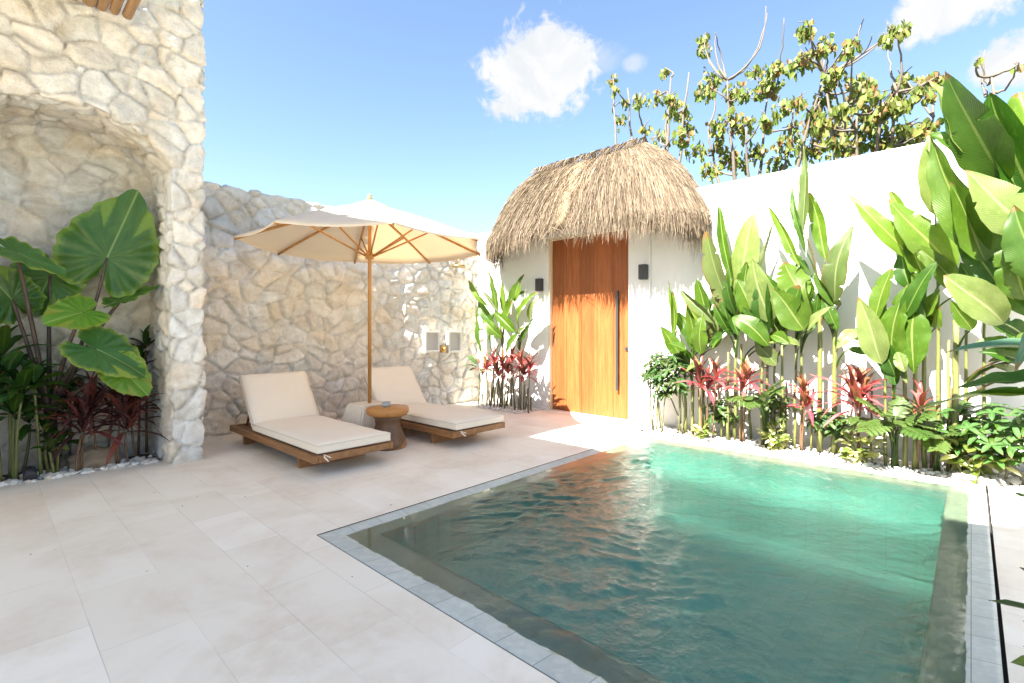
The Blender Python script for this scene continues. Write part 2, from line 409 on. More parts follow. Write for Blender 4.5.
def sheet(name, rects, z, m, **kw):
    bm = bmesh.new()
    for (x0, x1, y0, y1) in rects:
        bm.faces.new([bm.verts.new(p) for p in ((x0, y0, z), (x1, y0, z), (x1, y1, z), (x0, y1, z))])
    return tag(build(name, bm, m), **kw)

def frame_rects(o, i):
    return [(o[0], i[0], o[2], o[3]), (i[1], o[1], o[2], o[3]), (i[0], i[1], o[2], i[2]), (i[0], i[1], i[3], o[3])]

DX0, DX1, DY0, DY1 = -9.0, 6.6, -7.0, 7.2              # courtyard
sheet('ground', frame_rects((-900, 900, -900, 900), (DX0, DX1, DY0, DY1)), -0.06, M['ground'], kind='structure')
# the courtyard floor keeps clear of the pool, the slot drain and the planting beds
hole = (PX0 - 0.007, 5.57, PY0 - 0.014, PY1 + 0.007)
bed_r = (5.57, DX1, DY0, 3.05)
rects = [(DX0, hole[0], DY0, 5.72), (hole[0], 5.57, hole[3], 5.72), (hole[0], 5.57, DY0, hole[2]),
         (5.57, DX1, 3.05, 4.93), (5.57, DX1, 4.93, DY1), (DX0, 5.57, 5.72, DY1)]
# cut the alcove bed out of the last strip
rects[2:3] = [(hole[0], 5.57, -0.42, hole[2]), (hole[0], 1.75, DY0, -0.42), (1.75, 5.57, DY0, -1.25)]
rects = rects[:-1] + [(DX0, -0.2, 5.72, DY1), (1.2, 5.57, 5.72, DY1)]
sheet('deck', rects, 0.0, M['deck'], kind='structure')
sheet('planting_soil', [(5.57, DX1, DY0, 3.05), (-0.22, 1.22, 5.70, 6.5), (1.73, 5.57, -1.27, -0.40)], -0.03, M['soil'], kind='structure')
sheet('drain_channel', [(PX0 - 0.05, PX1 + 0.07, PY0 - 0.05, PY0 + .02), (PX0 - 0.05, PX0 + .02, PY0 + .02, PY1 + 0.05), (PX0 + .02, PX1 + .03, PY1 - .02, PY1 + 0.05)], -0.07, M['grout'], kind='structure')
sheet('deck_strip', [(PX1 + 0.003, 5.57, PY0, PY1 + .007)], -0.001, M['deck'], kind='structure')

def pool():
    # coping: outer rim at deck level, falls gently under the water
    IX0, IX1, IY0, IY1 = 1.70, 5.24, 0.14, 2.71
    bm = bmesh.new(); n = 150; rows = 14
    def loop(t):
        x0 = PX0 + (IX0 - PX0) * t; x1 = PX1 + (IX1 - PX1) * t; y0 = PY0 + (IY0 - PY0) * t; y1 = PY1 + (IY1 - PY1) * t
        z = -0.002 - 0.034 * t ** 1.15
        pts = []
        for a, b in (((x0, y0), (x1, y0)), ((x1, y0), (x1, y1)), ((x1, y1), (x0, y1)), ((x0, y1), (x0, y0))):
            for k in range(n):
                s = k / n
                x, y = a[0] + (b[0] - a[0]) * s, a[1] + (b[1] - a[1]) * s
                dz = (0.0014 * noise.fractal(Vector((x * 3.1, y * 3.1, 3)), 1.0, 2.0, 3) + .0007 * noise.fractal(Vector((x * 19, y * 19, 7)), 1.0, 2.0, 3)) * min(1, t * 4)
                pts.append(bm.verts.new((x, y, z + dz)))
        return pts
    ls = [loop(i / (rows - 1)) for i in range(rows)]
    skirt = [bm.verts.new((v.co.x, v.co.y, -0.07)) for v in ls[0]]
    lip = [bm.verts.new((v.co.x, v.co.y, -0.10)) for v in ls[-1]]
    seq = [skirt] + ls + [lip]
    for i in range(len(seq) - 1):
        for k in range(4 * n):
            f = bm.faces.new((seq[i][k], seq[i][(k + 1) % (4 * n)], seq[i + 1][(k + 1) % (4 * n)], seq[i + 1][k])); f.smooth = 0 < i < len(seq) - 2
    tag(build('pool_coping', bm, M['coping']), kind='structure')
    # basin: walls, a bench along two sides, floor
    bm = bmesh.new()
    def q(*p): bm.faces.new([bm.verts.new(x) for x in p])
    zt, zb, zf = -0.10, -0.22, -0.80
    ring = ((IX0, IY0), (IX1, IY0), (IX1, IY1), (IX0, IY1))
    for i in range(4):
        (xa, ya), (xb, yb) = ring[i], ring[(i + 1) % 4]; q((xa, ya, zt), (xb, yb, zt), (xb, yb, zf), (xa, ya, zf))
    q(*[(x, y, zf) for x, y in ring])
    bmesh.ops.recalc_face_normals(bm, faces=bm.faces)
    tag(build('pool_basin', bm, M['basin']), kind='structure')
    # water: a sheet of real ripples
    st = 0.010; x0, x1, y0, y1 = PX0 + 0.04, PX1 - 0.03, PY0 + 0.04, PY1 - 0.04
    nx = int((x1 - x0) / st); ny = int((y1 - y0) / st)
    X, Y = np.meshgrid(np.linspace(x0, x1, nx), np.linspace(y0, y1, ny), indexing='ij')
    rs = np.random.RandomState(5); Z = np.zeros_like(X)
    # rough patches drift over the surface; the corner nearest the loungers is calm
    d = np.hypot((X - 1.6) / 0.9, (Y - 2.85) / 0.8)
    amp = np.clip((d - 0.40) / 0.8, 0.03, 1.0)
    edge = np.minimum.reduce([X - x0, x1 - X, Y - y0, y1 - Y])
    amp = amp * np.clip((edge - .05) / 0.30, 0.03, 1)
    wx = X + 0.10 * np.sin(2.1 * Y + 0.7) + 0.06 * np.sin(3.7 * X - 1.9 * Y) + .03 * np.sin(9 * Y + 4 * X); wy = Y + 0.10 * np.sin(1.8 * X + 1.1) + .05 * np.sin(4.3 * Y + X) + .03 * np.sin(8 * X - 5 * Y)
    gust = 0.75 + 0.35 * np.sin(1.9 * X + 2.3 * Y + .6 * np.sin(3 * X)) * np.sin(2.7 * Y - 1.2 * X + 1)
    for i in range(90):
        lam = 0.042 * (0.34 / 0.042) ** (rs.rand() ** 1.1); th = rs.normal(0.75, 0.75); k = 2 * math.pi / lam
        a = 0.0043 * lam ** 1.0 * (0.5 + rs.rand())
        Z += a * np.sin(k * (wx * math.cos(th) + wy * math.sin(th)) + rs.rand() * 6.28)
    Z = Z * gust
    # rings spreading from the inlet on the near side
    r = np.hypot(X - 1.95, Y - 0.35)
    Z += 0.0022 * np.sin(2 * math.pi * (r + .05 * np.sin(3 * Y)) / 0.115) * np.exp(-((r - 0.95) / 0.5) ** 2)
    Z = -0.0155 + Z * amp
    verts = np.stack([X, Y, Z], -1).reshape(-1, 3)
    i = np.arange(nx - 1)[:, None] * ny + np.arange(ny - 1)[None, :]
    faces = np.stack([i, i + ny, i + ny + 1, i + 1], -1).reshape(-1, 4)
    me = bpy.data.meshes.new('water'); me.from_pydata(verts.tolist(), [], faces.tolist())
    at_ = me.attributes.new('chop', 'FLOAT', 'POINT'); at_.data.foreach_set('value', amp.reshape(-1).astype(np.float32))
    o = link_mesh('water', me, M['water'], smooth=True); tag(o, kind='structure')
pool()

# ------------------------------------------------------------------ rubble stone walls (real relief)
def cells(P, size, seed):
    """two nearest seeds of a jittered 3D lattice: distance to the joint, id hash, offset from the seed"""
    Q = P / size; C = np.floor(Q).astype(np.int64)
    best = np.full(len(Q), 1e9); sec = np.full(len(Q), 1e9)
    bp = np.zeros_like(Q); sp = np.zeros_like(Q); bid = np.zeros(len(Q), np.int64)
    for dx in (-1, 0, 1):
        for dy in (-1, 0, 1):
            for dz in (-1, 0, 1):
                c = C + np.array((dx, dy, dz))
                h = (c[:, 0] * 73856093) ^ (c[:, 1] * 19349663) ^ (c[:, 2] * 83492791) ^ (seed * 2654435)
                j = np.stack([((h * m) % 10007) / 10007.0 for m in (7919, 104729, 15485863)], -1)
                p = c + 0.08 + 0.84 * j
                dd = ((p - Q) ** 2).sum(1)
                nb = dd < best
                sec2 = np.where(nb, best, np.minimum(sec, dd)); sp = np.where(nb[:, None], bp, np.where((dd < sec)[:, None], p, sp))
                bp = np.where(nb[:, None], p, bp); bid = np.where(nb, h, bid)
                best = np.where(nb, dd, best); sec = sec2
    gap = (sec - best) / (2 * np.sqrt(((sp - bp) ** 2).sum(1)) + 1e-6) * size.min()
    return gap, bid, (Q - bp)

def stone_block(name, solids, cuts, parent, size=(0.25, 0.25, 0.205), seed=1, vox=0.02, amp=0.05, flat_below=None):
    bm = bmesh.new()
    for s in solids: box(bm, *s)
    me = bpy.data.meshes.new('tmp'); bm.to_mesh(me); bm.free()
    o = bpy.data.objects.new('tmp', me); COL.objects.link(o)
    tmp = []
    for cbm in cuts:
        cm = bpy.data.meshes.new('tmpc'); cbm.to_mesh(cm); cbm.free()
        co = bpy.data.objects.new('tmpc', cm); COL.objects.link(co); tmp.append(co)
        md = o.modifiers.new('b', 'BOOLEAN'); md.object = co; md.operation = 'DIFFERENCE'; md.solver = 'EXACT'
    md = o.modifiers.new('r', 'REMESH'); md.mode = 'VOXEL'; md.voxel_size = vox; md.use_smooth_shade = True
    dg = bpy.context.evaluated_depsgraph_get()
    rm = bpy.data.meshes.new_from_object(o.evaluated_get(dg)); rm.name = name
    for t in tmp + [o]:
        d_ = t.data; bpy.data.objects.remove(t); bpy.data.meshes.remove(d_)
    n = len(rm.vertices); P = np.empty(n * 3); rm.vertices.foreach_get('co', P); P = P.reshape(-1, 3)
    Nn = np.empty(n * 3); rm.vertices.foreach_get('normal', Nn); Nn = Nn.reshape(-1, 3)
    warp = np.stack([np.sin(P[:, 2] * 5.1 + P[:, 0] * 2.3) * .035 + np.sin(P[:, 2] * 11 + P[:, 1] * 3) * .014, np.sin(P[:, 0] * 4.3) * .03, np.sin(P[:, 0] * 6.2 + P[:, 1] * 5.7) * .04 + np.sin(P[:, 0] * 13 + P[:, 1] * 11) * .012], -1)
    sz = np.array(size)
    gap, bid, off = cells(P + warp, sz, seed)
    hh = np.stack([((bid * m) % 9973) / 9973.0 for m in (31, 1013, 7907, 4241)], -1)
    g = np.clip(gap / 0.030, 0, 1)
    dome = 1 - (1 - g) ** 2.2
    tilt = ((hh[:, :3] - 0.5) * off).sum(1) * 1.6
    fg, fid, fo = cells(P * 1.0 + 7.3, sz * 0.42, seed + 50)            # chiselled facets
    fh = np.stack([((fid * m) % 9973) / 9973.0 for m in (17, 577, 3301)], -1)
    facet = ((fh - 0.5) * fo).sum(1)
    h = dome * (0.72 + 0.42 * hh[:, 3]) + tilt * dome * 0.75 + facet * 0.55 * dome
    f1 = np.array([noise.fractal(Vector(p) * 7.0, 1.0, 2.0, 4) for p in P])
    f2 = np.array([noise.noise(Vector(p) * 22.0) for p in P])
    h = h + 0.26 * f1 * (0.35 + dome) + 0.09 * f2
    P = P + Nn * ((h - 0.75) * amp)[:, None]
    rm.vertices.foreach_set('co', P.reshape(-1))
    tone = 0.74 + 0.36 * hh[:, 0]; warm = (hh[:, 1] - 0.5) * 0.16
    colr = np.stack([tone * (1 + warm), tone, tone * (1 - warm * 1.3), np.ones(n)], -1)
    joint = np.clip(gap / 0.009, 0, 1)[:, None] * 0.25 + 0.75          # darker mortar in the joints
    colr[:, :3] *= joint
    ca = rm.color_attributes.new('tint', 'FLOAT_COLOR', 'POINT'); ca.data.foreach_set('color', colr.astype(np.float32).reshape(-1))
    ob = link_mesh(name, rm, M['stone'], None, smooth=True)
    if parent is not None:
        ob.parent = parent; ob.matrix_parent_inverse = parent.matrix_world.inverted() if False else Matrix.Translation(-parent.location)
    return ob

# tower of the house with the arched planting alcove
def arch_cut():
    bm = bmesh.new(); prof = []
    cx, R_, top = 0.5, 0.90, 3.16
    cz = top - R_
    half = 0.70
    a0 = math.asin(half / R_)
    pts = [(cx - half, -0.3)] + [(cx + R_ * math.sin(a), cz + R_ * math.cos(a)) for a in [(-a0 + 2 * a0 * i / 28) for i in range(29)]] + [(cx + half, -0.3)]
    f = [bm.verts.new((x, 5.0, z)) for x, z in pts]; b = [bm.verts.new((x, 6.30, z)) for x, z in pts]
    bm.faces.new(f); bm.faces.new(list(reversed(b)))
    for i in range(len(pts)):
        j = (i + 1) % len(pts); bm.faces.new((f[j], f[i], b[i], b[j]))
    bmesh.ops.recalc_face_normals(bm, faces=bm.faces)
    return bm
tower = empty('stone_tower', (0.1, 6.2, 0), 'tall rough limestone tower with an arched planting alcove', 'tower')
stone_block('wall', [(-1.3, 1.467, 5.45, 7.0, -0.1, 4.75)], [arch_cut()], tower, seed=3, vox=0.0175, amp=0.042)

gw = empty('stone_wall', (3.8, 6.68, 0), 'rough limestone garden wall behind the loungers and umbrella', 'wall')
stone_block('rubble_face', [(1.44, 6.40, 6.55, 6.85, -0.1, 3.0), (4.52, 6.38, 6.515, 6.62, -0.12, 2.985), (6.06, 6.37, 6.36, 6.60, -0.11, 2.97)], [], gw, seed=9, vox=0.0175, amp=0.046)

# added unseen roof on columns: shades loungers and half the pool, open for fill
hs = empty('added_pavilion', (-4, 3, 0), 'added flat roof on slim columns, out of view, shading loungers and half the pool', 'added_pavilion')
bm = bmesh.new(); box(bm, -7.6, -1.5, -1.2, 7.4, 6.70, 6.907, .01); build('roof', bm, M['plaster'], hs, world=True)
for x in (-7.3, -1.8):
    bm = bmesh.new(); box(bm, x - .1, x + .1, -1.0, 7.2, 6.45, 6.695, .005); build('beam', bm, M['plaster'], hs, world=True)
    for y in (-0.9, 3.1, 7.1):
        bm = bmesh.new(); box(bm, x - .11, x + .11, y - .11, y + .11, 0, 6.448, .01); build('column', bm, M['plaster'], hs, world=True)

# pole pergola above the alcove
pg = empty('pole_pergola', (0.2, 5.0, 4.0), 'slatted canopy of round wooden poles high on the stone tower', 'pergola')
y_in = 5.40
bm = bmesh.new(); tube(bm, [(-.6, 4.45, 4.10), (0.92, 4.45, 4.10)], 0.05, 10); build('beam', bm, M['pole'], pg, world=True)
px_ = 0.862; r0 = rng.random()
for i in range(15):
    rr = 0.036 + 0.010 * rng.random()
    dz = 0.010 * rng.random()
    bm = bmesh.new()
    tube(bm, [(px_, y_in + 0.02 * rng.random(), 4.005 + dz), (px_ + .012 * rng.uniform(-1, 1), 4.8, 4.01), (px_ + .02 * rng.uniform(-1, 1), 4.25 + .1 * rng.random(), 4.01 - dz)], [rr, rr * 1.04, rr * .97], 10)
    build('pole', bm, M['pole'], pg, world=True)
    px_ -= 2 * rr + 0.008 + 0.012 * rng.random()

# ------------------------------------------------------------------ white boundary wall and gatehouse
WX = 6.12
bw = empty('white_wall', (6.2, -1.5, 0), 'smooth white rendered boundary wall behind the banana plants', 'wall')
bm = bmesh.new(); box(bm, WX, WX + 0.22, -6.9, 3.16, -0.1, 3.05, 0.008); build('wall_panel', bm, M['plaster'], bw, world=True)

GX = 6.08
gh = empty('gatehouse', (6.3, 4.1, 0), 'white gatehouse with shaggy thatched roof and tall wooden door', 'gatehouse')
DYa, DYb, DZ = 3.47, 4.85, 2.67
bm = bmesh.new()
box(bm, GX, GX + 0.7, 3.14, DYa - 0.002, -0.1, 3.0, 0.006); box(bm, GX + .001, GX + 0.7, DYb + 0.035, 6.5, -0.1, 3.0, 0.006)
box(bm, GX + .002, GX + 0.7, DYa - 0.001, DYb + 0.034, DZ + 0.03, 3.0, 0.004)
build('wall', bm, M['plaster'], gh, world=True)
bm = bmesh.new()
fr = plain('door_frame_timber', (0.62, 0.52, 0.38), 0.6)
box(bm, GX + 0.004, GX + 0.12, DYb + 0.002, DYb + 0.033, 0, DZ + .028); box(bm, GX + 0.004, GX + 0.12, DYa + .002, DYb, DZ + 0.002, DZ + 0.028)
build('door_frame', bm, fr, gh, world=True)
bm = bmesh.new()
nb = 5; bwid = (DYb - DYa) / nb
for i in range(nb):
    box(bm, GX + 0.068 , GX + 0.12, DYa + i * bwid + (0.0012 if i else 0.001), DYa + (i + 1) * bwid - 0.0012, 0.015, DZ - .002, 0.0035, 1)
door = build('door', bm, M['door'], gh, world=True)
def dpart(name, bm, m):
    o = build(name, bm, m, gh, world=True); o.parent = door; o.location = gh.location - gh.location; return o
bm = bmesh.new(); box(bm, GX + .012, GX + .040, 3.64, 3.675, 0.41, 1.82, 0.004)
for z in (.55, 1.68): box(bm, GX + .039, GX + .072, 3.648, 3.667, z, z + .03)
dpart('handle', bm, M['black'])
bm = bmesh.new(); tube(bm, [(GX + .050, 3.525, 1.0), (GX + .075, 3.525, 1.0)], 0.026, 16); dpart('lock', bm, M['black'])
bm = bmesh.new(); box(bm, GX - 0.10, GX + 0.068, DYa - .02, DYb + .02, -0.05, 0.012, 0.003); build('threshold', bm, M['deck'], gh, world=True)

# thatch: a domed body clothed in thousands of straws
def thatch():
    cx, cy, hx, hy = 6.06, 4.14, 0.66, 1.75
    zr, ze = 3.80, 2.70
    ry = 0.86                                    # half length of the ridge
    def surf(a, s):
        """a = direction around, s = 0 at the ridge .. 1 at the hem"""
        ca, sa = math.cos(a), math.sin(a)
        e = 0.62
        bx = hx * math.copysign(abs(ca) ** e, ca); by = hy * math.copysign(abs(sa) ** e, sa)
        ridge_y = max(-ry, min(ry, by * ry / hy * 1.15))
        q = s ** 0.92
        x = bx * q; y = ridge_y + (by - ridge_y) * q
        z = zr + (ze - zr) * (0.42 * s + 0.58 * s ** 2.3)
        z += 0.025 * noise.noise(Vector((x * 3, y * 3, z * 3)))
        return Vector((cx + x, cy + y, z))
    body = bmesh.new(); na, ns = 72, 12
    vv = [[body.verts.new(surf(2 * math.pi * i / na, max(j / ns, 0.004)) - Vector((0, 0, 0.03))) for i in range(na)] for j in range(ns + 1)]
    for j in range(ns):
        for i in range(na):
            f = body.faces.new((vv[j][i], vv[j][(i + 1) % na], vv[j + 1][(i + 1) % na], vv[j + 1][i])); f.smooth = True
    # underside
    un = [body.verts.new((cx + (v.co.x - cx) * 0.45, cy + (v.co.y - cy) * 0.8, ze + 0.12)) for v in vv[ns]]
    for i in range(na): body.faces.new((vv[ns][i], vv[ns][(i + 1) % na], un[(i + 1) % na], un[i]))
    rt = bpy.data.objects.new('thatched_roof', None)
    me = bpy.data.meshes.new('roof'); bmesh.ops.translate(body, verts=body.verts, vec=-gh.location); body.to_mesh(me); body.free()
    ca = me.color_attributes.new('tint', 'FLOAT_COLOR', 'POINT')
    ca.data.foreach_set('color', np.tile(np.array([0.30, 0.22, 0.14, 1.0], np.float32), len(me.vertices)))
    bpy.data.objects.remove(rt)
    roof = link_mesh('roof', me, M['thatch'], gh, True)
    V = []; Fc = []; Cc = []
    r = random.Random(11)
    def strand(pts, w, col):
        b = len(V); n_ = len(pts)
        d = (pts[-1] - pts[0]).normalized()
        side = d.cross(Vector((r.uniform(-1, 1), r.uniform(-1, 1), r.uniform(-.4, .4)))).normalized()
        for i, p in enumerate(pts):
            ww = w * (1.0 if i < n_ - 1 else 0.35)
            V.append(p - side * ww); V.append(p + side * ww); Cc.extend([col, col])
        for i in range(n_ - 1): Fc.append((b + 2 * i, b + 2 * i + 1, b + 2 * i + 3, b + 2 * i + 2))
    def tone():
        u = r.random(); t = r.uniform(0.62, 1.18)
        c = (0.19, 0.147, 0.102) if u < .6 else ((0.25, 0.20, 0.148) if u < .85 else (0.10, 0.072, 0.048))
        return (c[0] * t, c[1] * t, c[2] * t, 1)
    for i in range(24000):
        a = r.uniform(0, 2 * math.pi)
        if math.cos(a) > 0.35 and r.random() < 0.8: continue          # the far slope needs fewer
        s0 = r.random() ** 0.75 * 0.98; ln = r.uniform(0.18, 0.36)
        j = r.uniform(-.05, .05); lift = r.uniform(0.0, 0.035)
        cl = 0.03 * noise.noise(Vector((a * 9, s0 * 3, 1.7)))          # tufts
        pts = []
        for q in range(4):
            s = s0 + ln * q / 3
            p = surf(a + j * q / 3 + cl, min(s, 1.0))
            o = Vector((p.x - cx, (p.y - cy) * 0.45, 0)); o = o.normalized() if o.length > 1e-4 else Vector((-1, 0, 0))
            p += o * (lift * (q / 3) + 0.012 + 0.02 * (1 if q == 3 else 0) * r.random())
            if s > 1.0: p += Vector((0, 0, -(s - 1.0) * 1.15)) + o * 0.02
            pts.append(p)
        strand(pts, r.uniform(0.0018, 0.0042), tone())
    # fringe hanging past the hem, longer at the two ends
    for i in range(8000):
        a = r.uniform(0, 2 * math.pi)
        if math.cos(a) > 0.5 and r.random() < 0.7: continue
        p = surf(a, r.uniform(0.86, 1.0))
        o = Vector((p.x - cx, (p.y - cy) * 0.45, 0)).normalized()
        endk = abs(math.sin(a)) ** 3
        tuft = max(0, 0.5 + 0.9 * noise.noise(Vector((a * 11, 4.0, 0.5))))
        L = r.uniform(0.08, 0.23) + 0.36 * endk * r.random() + 0.20 * tuft * r.random() + (0.22 * r.random() if r.random() < .012 else 0)
        p0 = p + o * r.uniform(-.05, .035)
        sw = Vector((r.uniform(-.05, .05), r.uniform(-.05, .05), 0))
        pts = [p0, p0 + Vector((0, 0, -L * .45)) + o * r.uniform(0, .035) + sw * .3, p0 + Vector((0, 0, -L)) + o * r.uniform(-.03, .03) + sw]
        strand(pts, r.uniform(0.0016, 0.0040), tone())
    # ridge cap of bundled straw
    for i in range(800):
        y = cy + r.uniform(-ry - .08, ry + .08); sx = r.choice((-1, 1))
        p0 = Vector((cx + r.uniform(-.03, .03), y, zr + 0.045 + r.uniform(-.01, .02)))
        pts = [p0, p0 + Vector((sx * .07, r.uniform(-.03, .03), -.03)), p0 + Vector((sx * .16, r.uniform(-.06, .06), -.13))]
        strand(pts, r.uniform(0.003, 0.006), tone())
    me = bpy.data.meshes.new('straw'); me.from_pydata([tuple(v - gh.location) for v in V], [], Fc)
    ca = me.color_attributes.new('tint', 'FLOAT_COLOR', 'POINT'); ca.data.foreach_set('color', np.array(Cc, np.float32).reshape(-1))
    link_mesh('straw', me, M['thatch'], roof)
thatch()

# wall lamps (unlit) each side of the door
def lamp(y, z, label):
    t = empty('wall_lamp', (GX, y, z), label, 'wall lamp', 'black lamps beside the gate door')
    bm = bmesh.new(); box(bm, -0.10, -0.012, -0.052, 0.052, -0.10, 0.10, 0.006); build('shade', bm, M['black'], t)
    bm = bmesh.new(); box(bm, -0.0125, -0.001, -0.04, 0.04, -0.07, 0.07, 0.003); build('back_plate', bm, M['black'], t)
    return t
p = at(643.5, 272, X=GX - .05); lamp(p.y, p.z, 'black cube wall lamp between the wooden door and the long white wall')
p = at(539.5, 285, X=GX - .05); lamp(p.y, p.z, 'black cube wall lamp between the wooden door and the stone corner')

# ------------------------------------------------------------------ outdoor shower
SY = 6.43
def niche(px0, px1, label):
    a = at(px0, 331, Y=SY); b = at(px1, 352.5, Y=SY)
    t = empty('wall_niche', ((a.x + b.x) / 2, SY, b.z), label, 'wall niche', 'pale shower niches')
    w = (b.x - a.x) / 2; h = a.z - b.z; th = 0.036
    bm = bmesh.new()
    box(bm, -w, w, -0.01, 0.10, h - th, h, .004); box(bm, -w, w, -0.01, 0.10, 0, th, .004)
    box(bm, -w, -w + th, -0.009, 0.10, th, h - th, 0); box(bm, w - th, w, -0.009, 0.10, th, h - th, 0)
    build('frame', bm, M['nfr'], t)
    bm = bmesh.new(); box(bm, -w + th - .002, w - th + .002, 0.03, 0.05, th - .002, h - th + .002); build('back_panel', bm, M['nback'], t)
niche(425, 439.5, 'pale framed wall niche left of the brass shower valve')
niche(448.3, 461.7, 'pale framed wall niche right of the brass shower valve')
p = at(443.5, 349, Y=SY + .02)
sv = empty('shower_valve', p, 'small round brass shower valve between two wall niches', 'shower valve')
bm = bmesh.new(); tube(bm, [(0, .06, 0), (0, -0.01, 0)], 0.062, 24); build('cover_plate', bm, M['brass'], sv)
bm = bmesh.new(); tube(bm, [(0, -.008, 0), (0, -.05, 0)], 0.027, 16); tube(bm, [(0, -.035, 0), (-.015, -.04, -.07)], 0.008, 8); build('handle', bm, M['brass'], sv)
p = at(459, 266.5, Y=6.12)
sh = empty('rain_shower', (p.x, 6.12, p.z), 'flat brass rain shower head on the stone wall', 'shower head')
bm = bmesh.new(); lathe(bm, [(0.02, .035), (.03, .02), (.125, .014), (.128, -.002), (.12, -.01)], n=28); build('rose', bm, M['brass'], sh)
bm = bmesh.new(); tube(bm, [(0, 0, .03), (0, 0, .10), (0, .03, .125), (0, .40, .125)], 0.012, 10); build('arm', bm, M['brass'], sh)
# ------------------------------------------------------------------ loungers
def cushion(bm, w, l, th, pinch=0.012):
    """soft slab from (0,0,0): x across w, y along l, z up th, with rounded and slightly crowned faces"""
    nx, ny = 14, 22
    g = {}
    for side in (0, 1):
        for i in range(nx + 1):
            for j in range(ny + 1):
                u, v = i / nx, j / ny
                e = min(u * w, (1 - u) * w, v * l, (1 - v) * l)
                k = min(1, e / 0.022); k = math.sqrt(1 - (1 - k) ** 2)
                crown = 0.010 * (math.sin(math.pi * u) * math.sin(math.pi * v)) ** .5 if 0 < i < nx and 0 < j < ny else 0
                z = (th * (0.5 + 0.5 * (0.72 + 0.28 * k)) + crown + .009 * noise.fractal(Vector((u * 3.2, v * 5, th * 30)), 1.0, 2.0, 4)) if side else th * 0.14 * (1 - k)
                g[side, i, j] = bm.verts.new((w * (u - .5), l * v, z))
    for i in range(nx):
        for j in range(ny):
            f = bm.faces.new((g[1, i, j], g[1, i + 1, j], g[1, i + 1, j + 1], g[1, i, j + 1])); f.smooth = True
            f = bm.faces.new((g[0, i, j], g[0, i, j + 1], g[0, i + 1, j + 1], g[0, i + 1, j])); f.smooth = True
    for i in range(nx):
        bm.faces.new((g[0, i, 0], g[0, i + 1, 0], g[1, i + 1, 0], g[1, i, 0])); bm.faces.new((g[0, i + 1, ny], g[0, i, ny], g[1, i, ny], g[1, i + 1, ny]))
    for j in range(ny):
        bm.faces.new((g[0, 0, j + 1], g[0, 0, j], g[1, 0, j], g[1, 0, j + 1])); bm.faces.new((g[0, nx, j], g[0, nx, j + 1], g[1, nx, j + 1], g[1, nx, j]))

def seam_loop(w, l, z, r=0.003):
    bm = bmesh.new(); tube(bm, [(-w / 2, 0, z), (w / 2, 0, z), (w / 2, l, z), (-w / 2, l, z), (-w / 2, 0, z)], r, 6, cap=False); return bm

def make_lounger():
    t = empty('sun_lounger', (0, 0, 0), 'low wooden sun lounger', 'sun lounger', 'cream cushioned sun loungers')
    W, L, Zf = 0.74, 2.06, 0.165
    bm = bmesh.new()
    for s in (-1, 1):
        box(bm, s * (W / 2) - .022, s * (W / 2) + .022, 0.0, L, Zf - 0.035, Zf + 0.028, .004)
    box(bm, -W / 2 + .023, W / 2 - .023, 0.001, 0.045, Zf - 0.034, Zf + 0.026, .003); box(bm, -W / 2 + .023, W / 2 - .023, L - .046, L - .001, Zf - 0.034, Zf + 0.026, .003)
    build('frame', bm, M['lwood'], t)
    bm = bmesh.new(); n = 22
    for i in range(n):
        y = 0.06 + i * (L - .12) / n
        box(bm, -W / 2 + .0235, W / 2 - .0235, y, y + 0.07, Zf - .004, Zf + 0.016, .002, 1)
    build('slats', bm, M['lwood'], t)
    for y in (0.42, 1.80):
        bm = bmesh.new(); box(bm, -W / 2 + 0.045, W / 2 - 0.03, y, y + 0.05, 0.0, Zf - .036, .004); build('leg', bm, M['lwood'], t)
    w = 0.715
    bm = bmesh.new(); cushion(bm, w, 1.47, 0.098); o = build('seat_cushion', bm, M['cushion'], t, False); o.location = (0.0, -0.005, Zf + .03)
    s = build('piping', seam_loop(w + .002, 1.47, 0.078), M['seam'], o)
    s2 = build('piping', seam_loop(w + .002, 1.47, 0.018), M['seam'], o)
    bm = bmesh.new(); tube(bm, [(-.30, -.004, 0.0), (-.32, -.05, -.012), (-.30, -.085, -.045)], .006, 6); tube(bm, [(-.30, -.004, 0.0), (-.27, -.06, -.02)], .005, 6); build('strap', bm, M['cushion'], o)
    # backrest: a slatted board tilted up, with its cushion
    h = 1.455; ang = R(52)
    bm = bmesh.new()
    for i in range(7): box(bm, -W / 2 + .03, W / 2 - .03, .02 + i * .082, .085 + i * .082, -0.026, -0.004, .003, 1)
    for s_ in (-.28, .28): box(bm, s_ - .02, s_ + .02, 0.01, .60, -.055, -.0265)
    b = build('backrest', bm, M['lwood'], t); b.location = (0, h + .03, Zf + .045); b.rotation_euler = (ang, 0, 0)
    bm = bmesh.new(); cushion(bm, w, 0.64, 0.095); o = build('back_cushion', bm, M['cushion'], t); o.location = (0, h + .035, Zf + .05); o.rotation_euler = (ang, 0, 0)
    build('piping', seam_loop(w + .002, .64, 0.078), M['seam'], o)
    for s_ in (-.25, .25):
        bm = bmesh.new(); tube(bm, [(s_, h + .30, Zf + .36), (s_, L - .12, Zf + .02)], 0.014, 8); build('back_prop', bm, M['lwood'], t)
    return t
def copy_tree(o, parent=None):
    c = o.copy(); COL.objects.link(c); c.parent = parent
    for ch in list(o.children): copy_tree(ch, c)
    return c
lg = make_lounger()
lg2 = copy_tree(lg)
lg.location = (2.285, 4.045, 0); lg['label'] = 'cream cushioned wooden sun lounger closest to the stone tower'
lg2.location = (3.735, 3.95, 0); lg2['label'] = 'cream cushioned wooden sun lounger beyond the umbrella pole, closer to the shower'

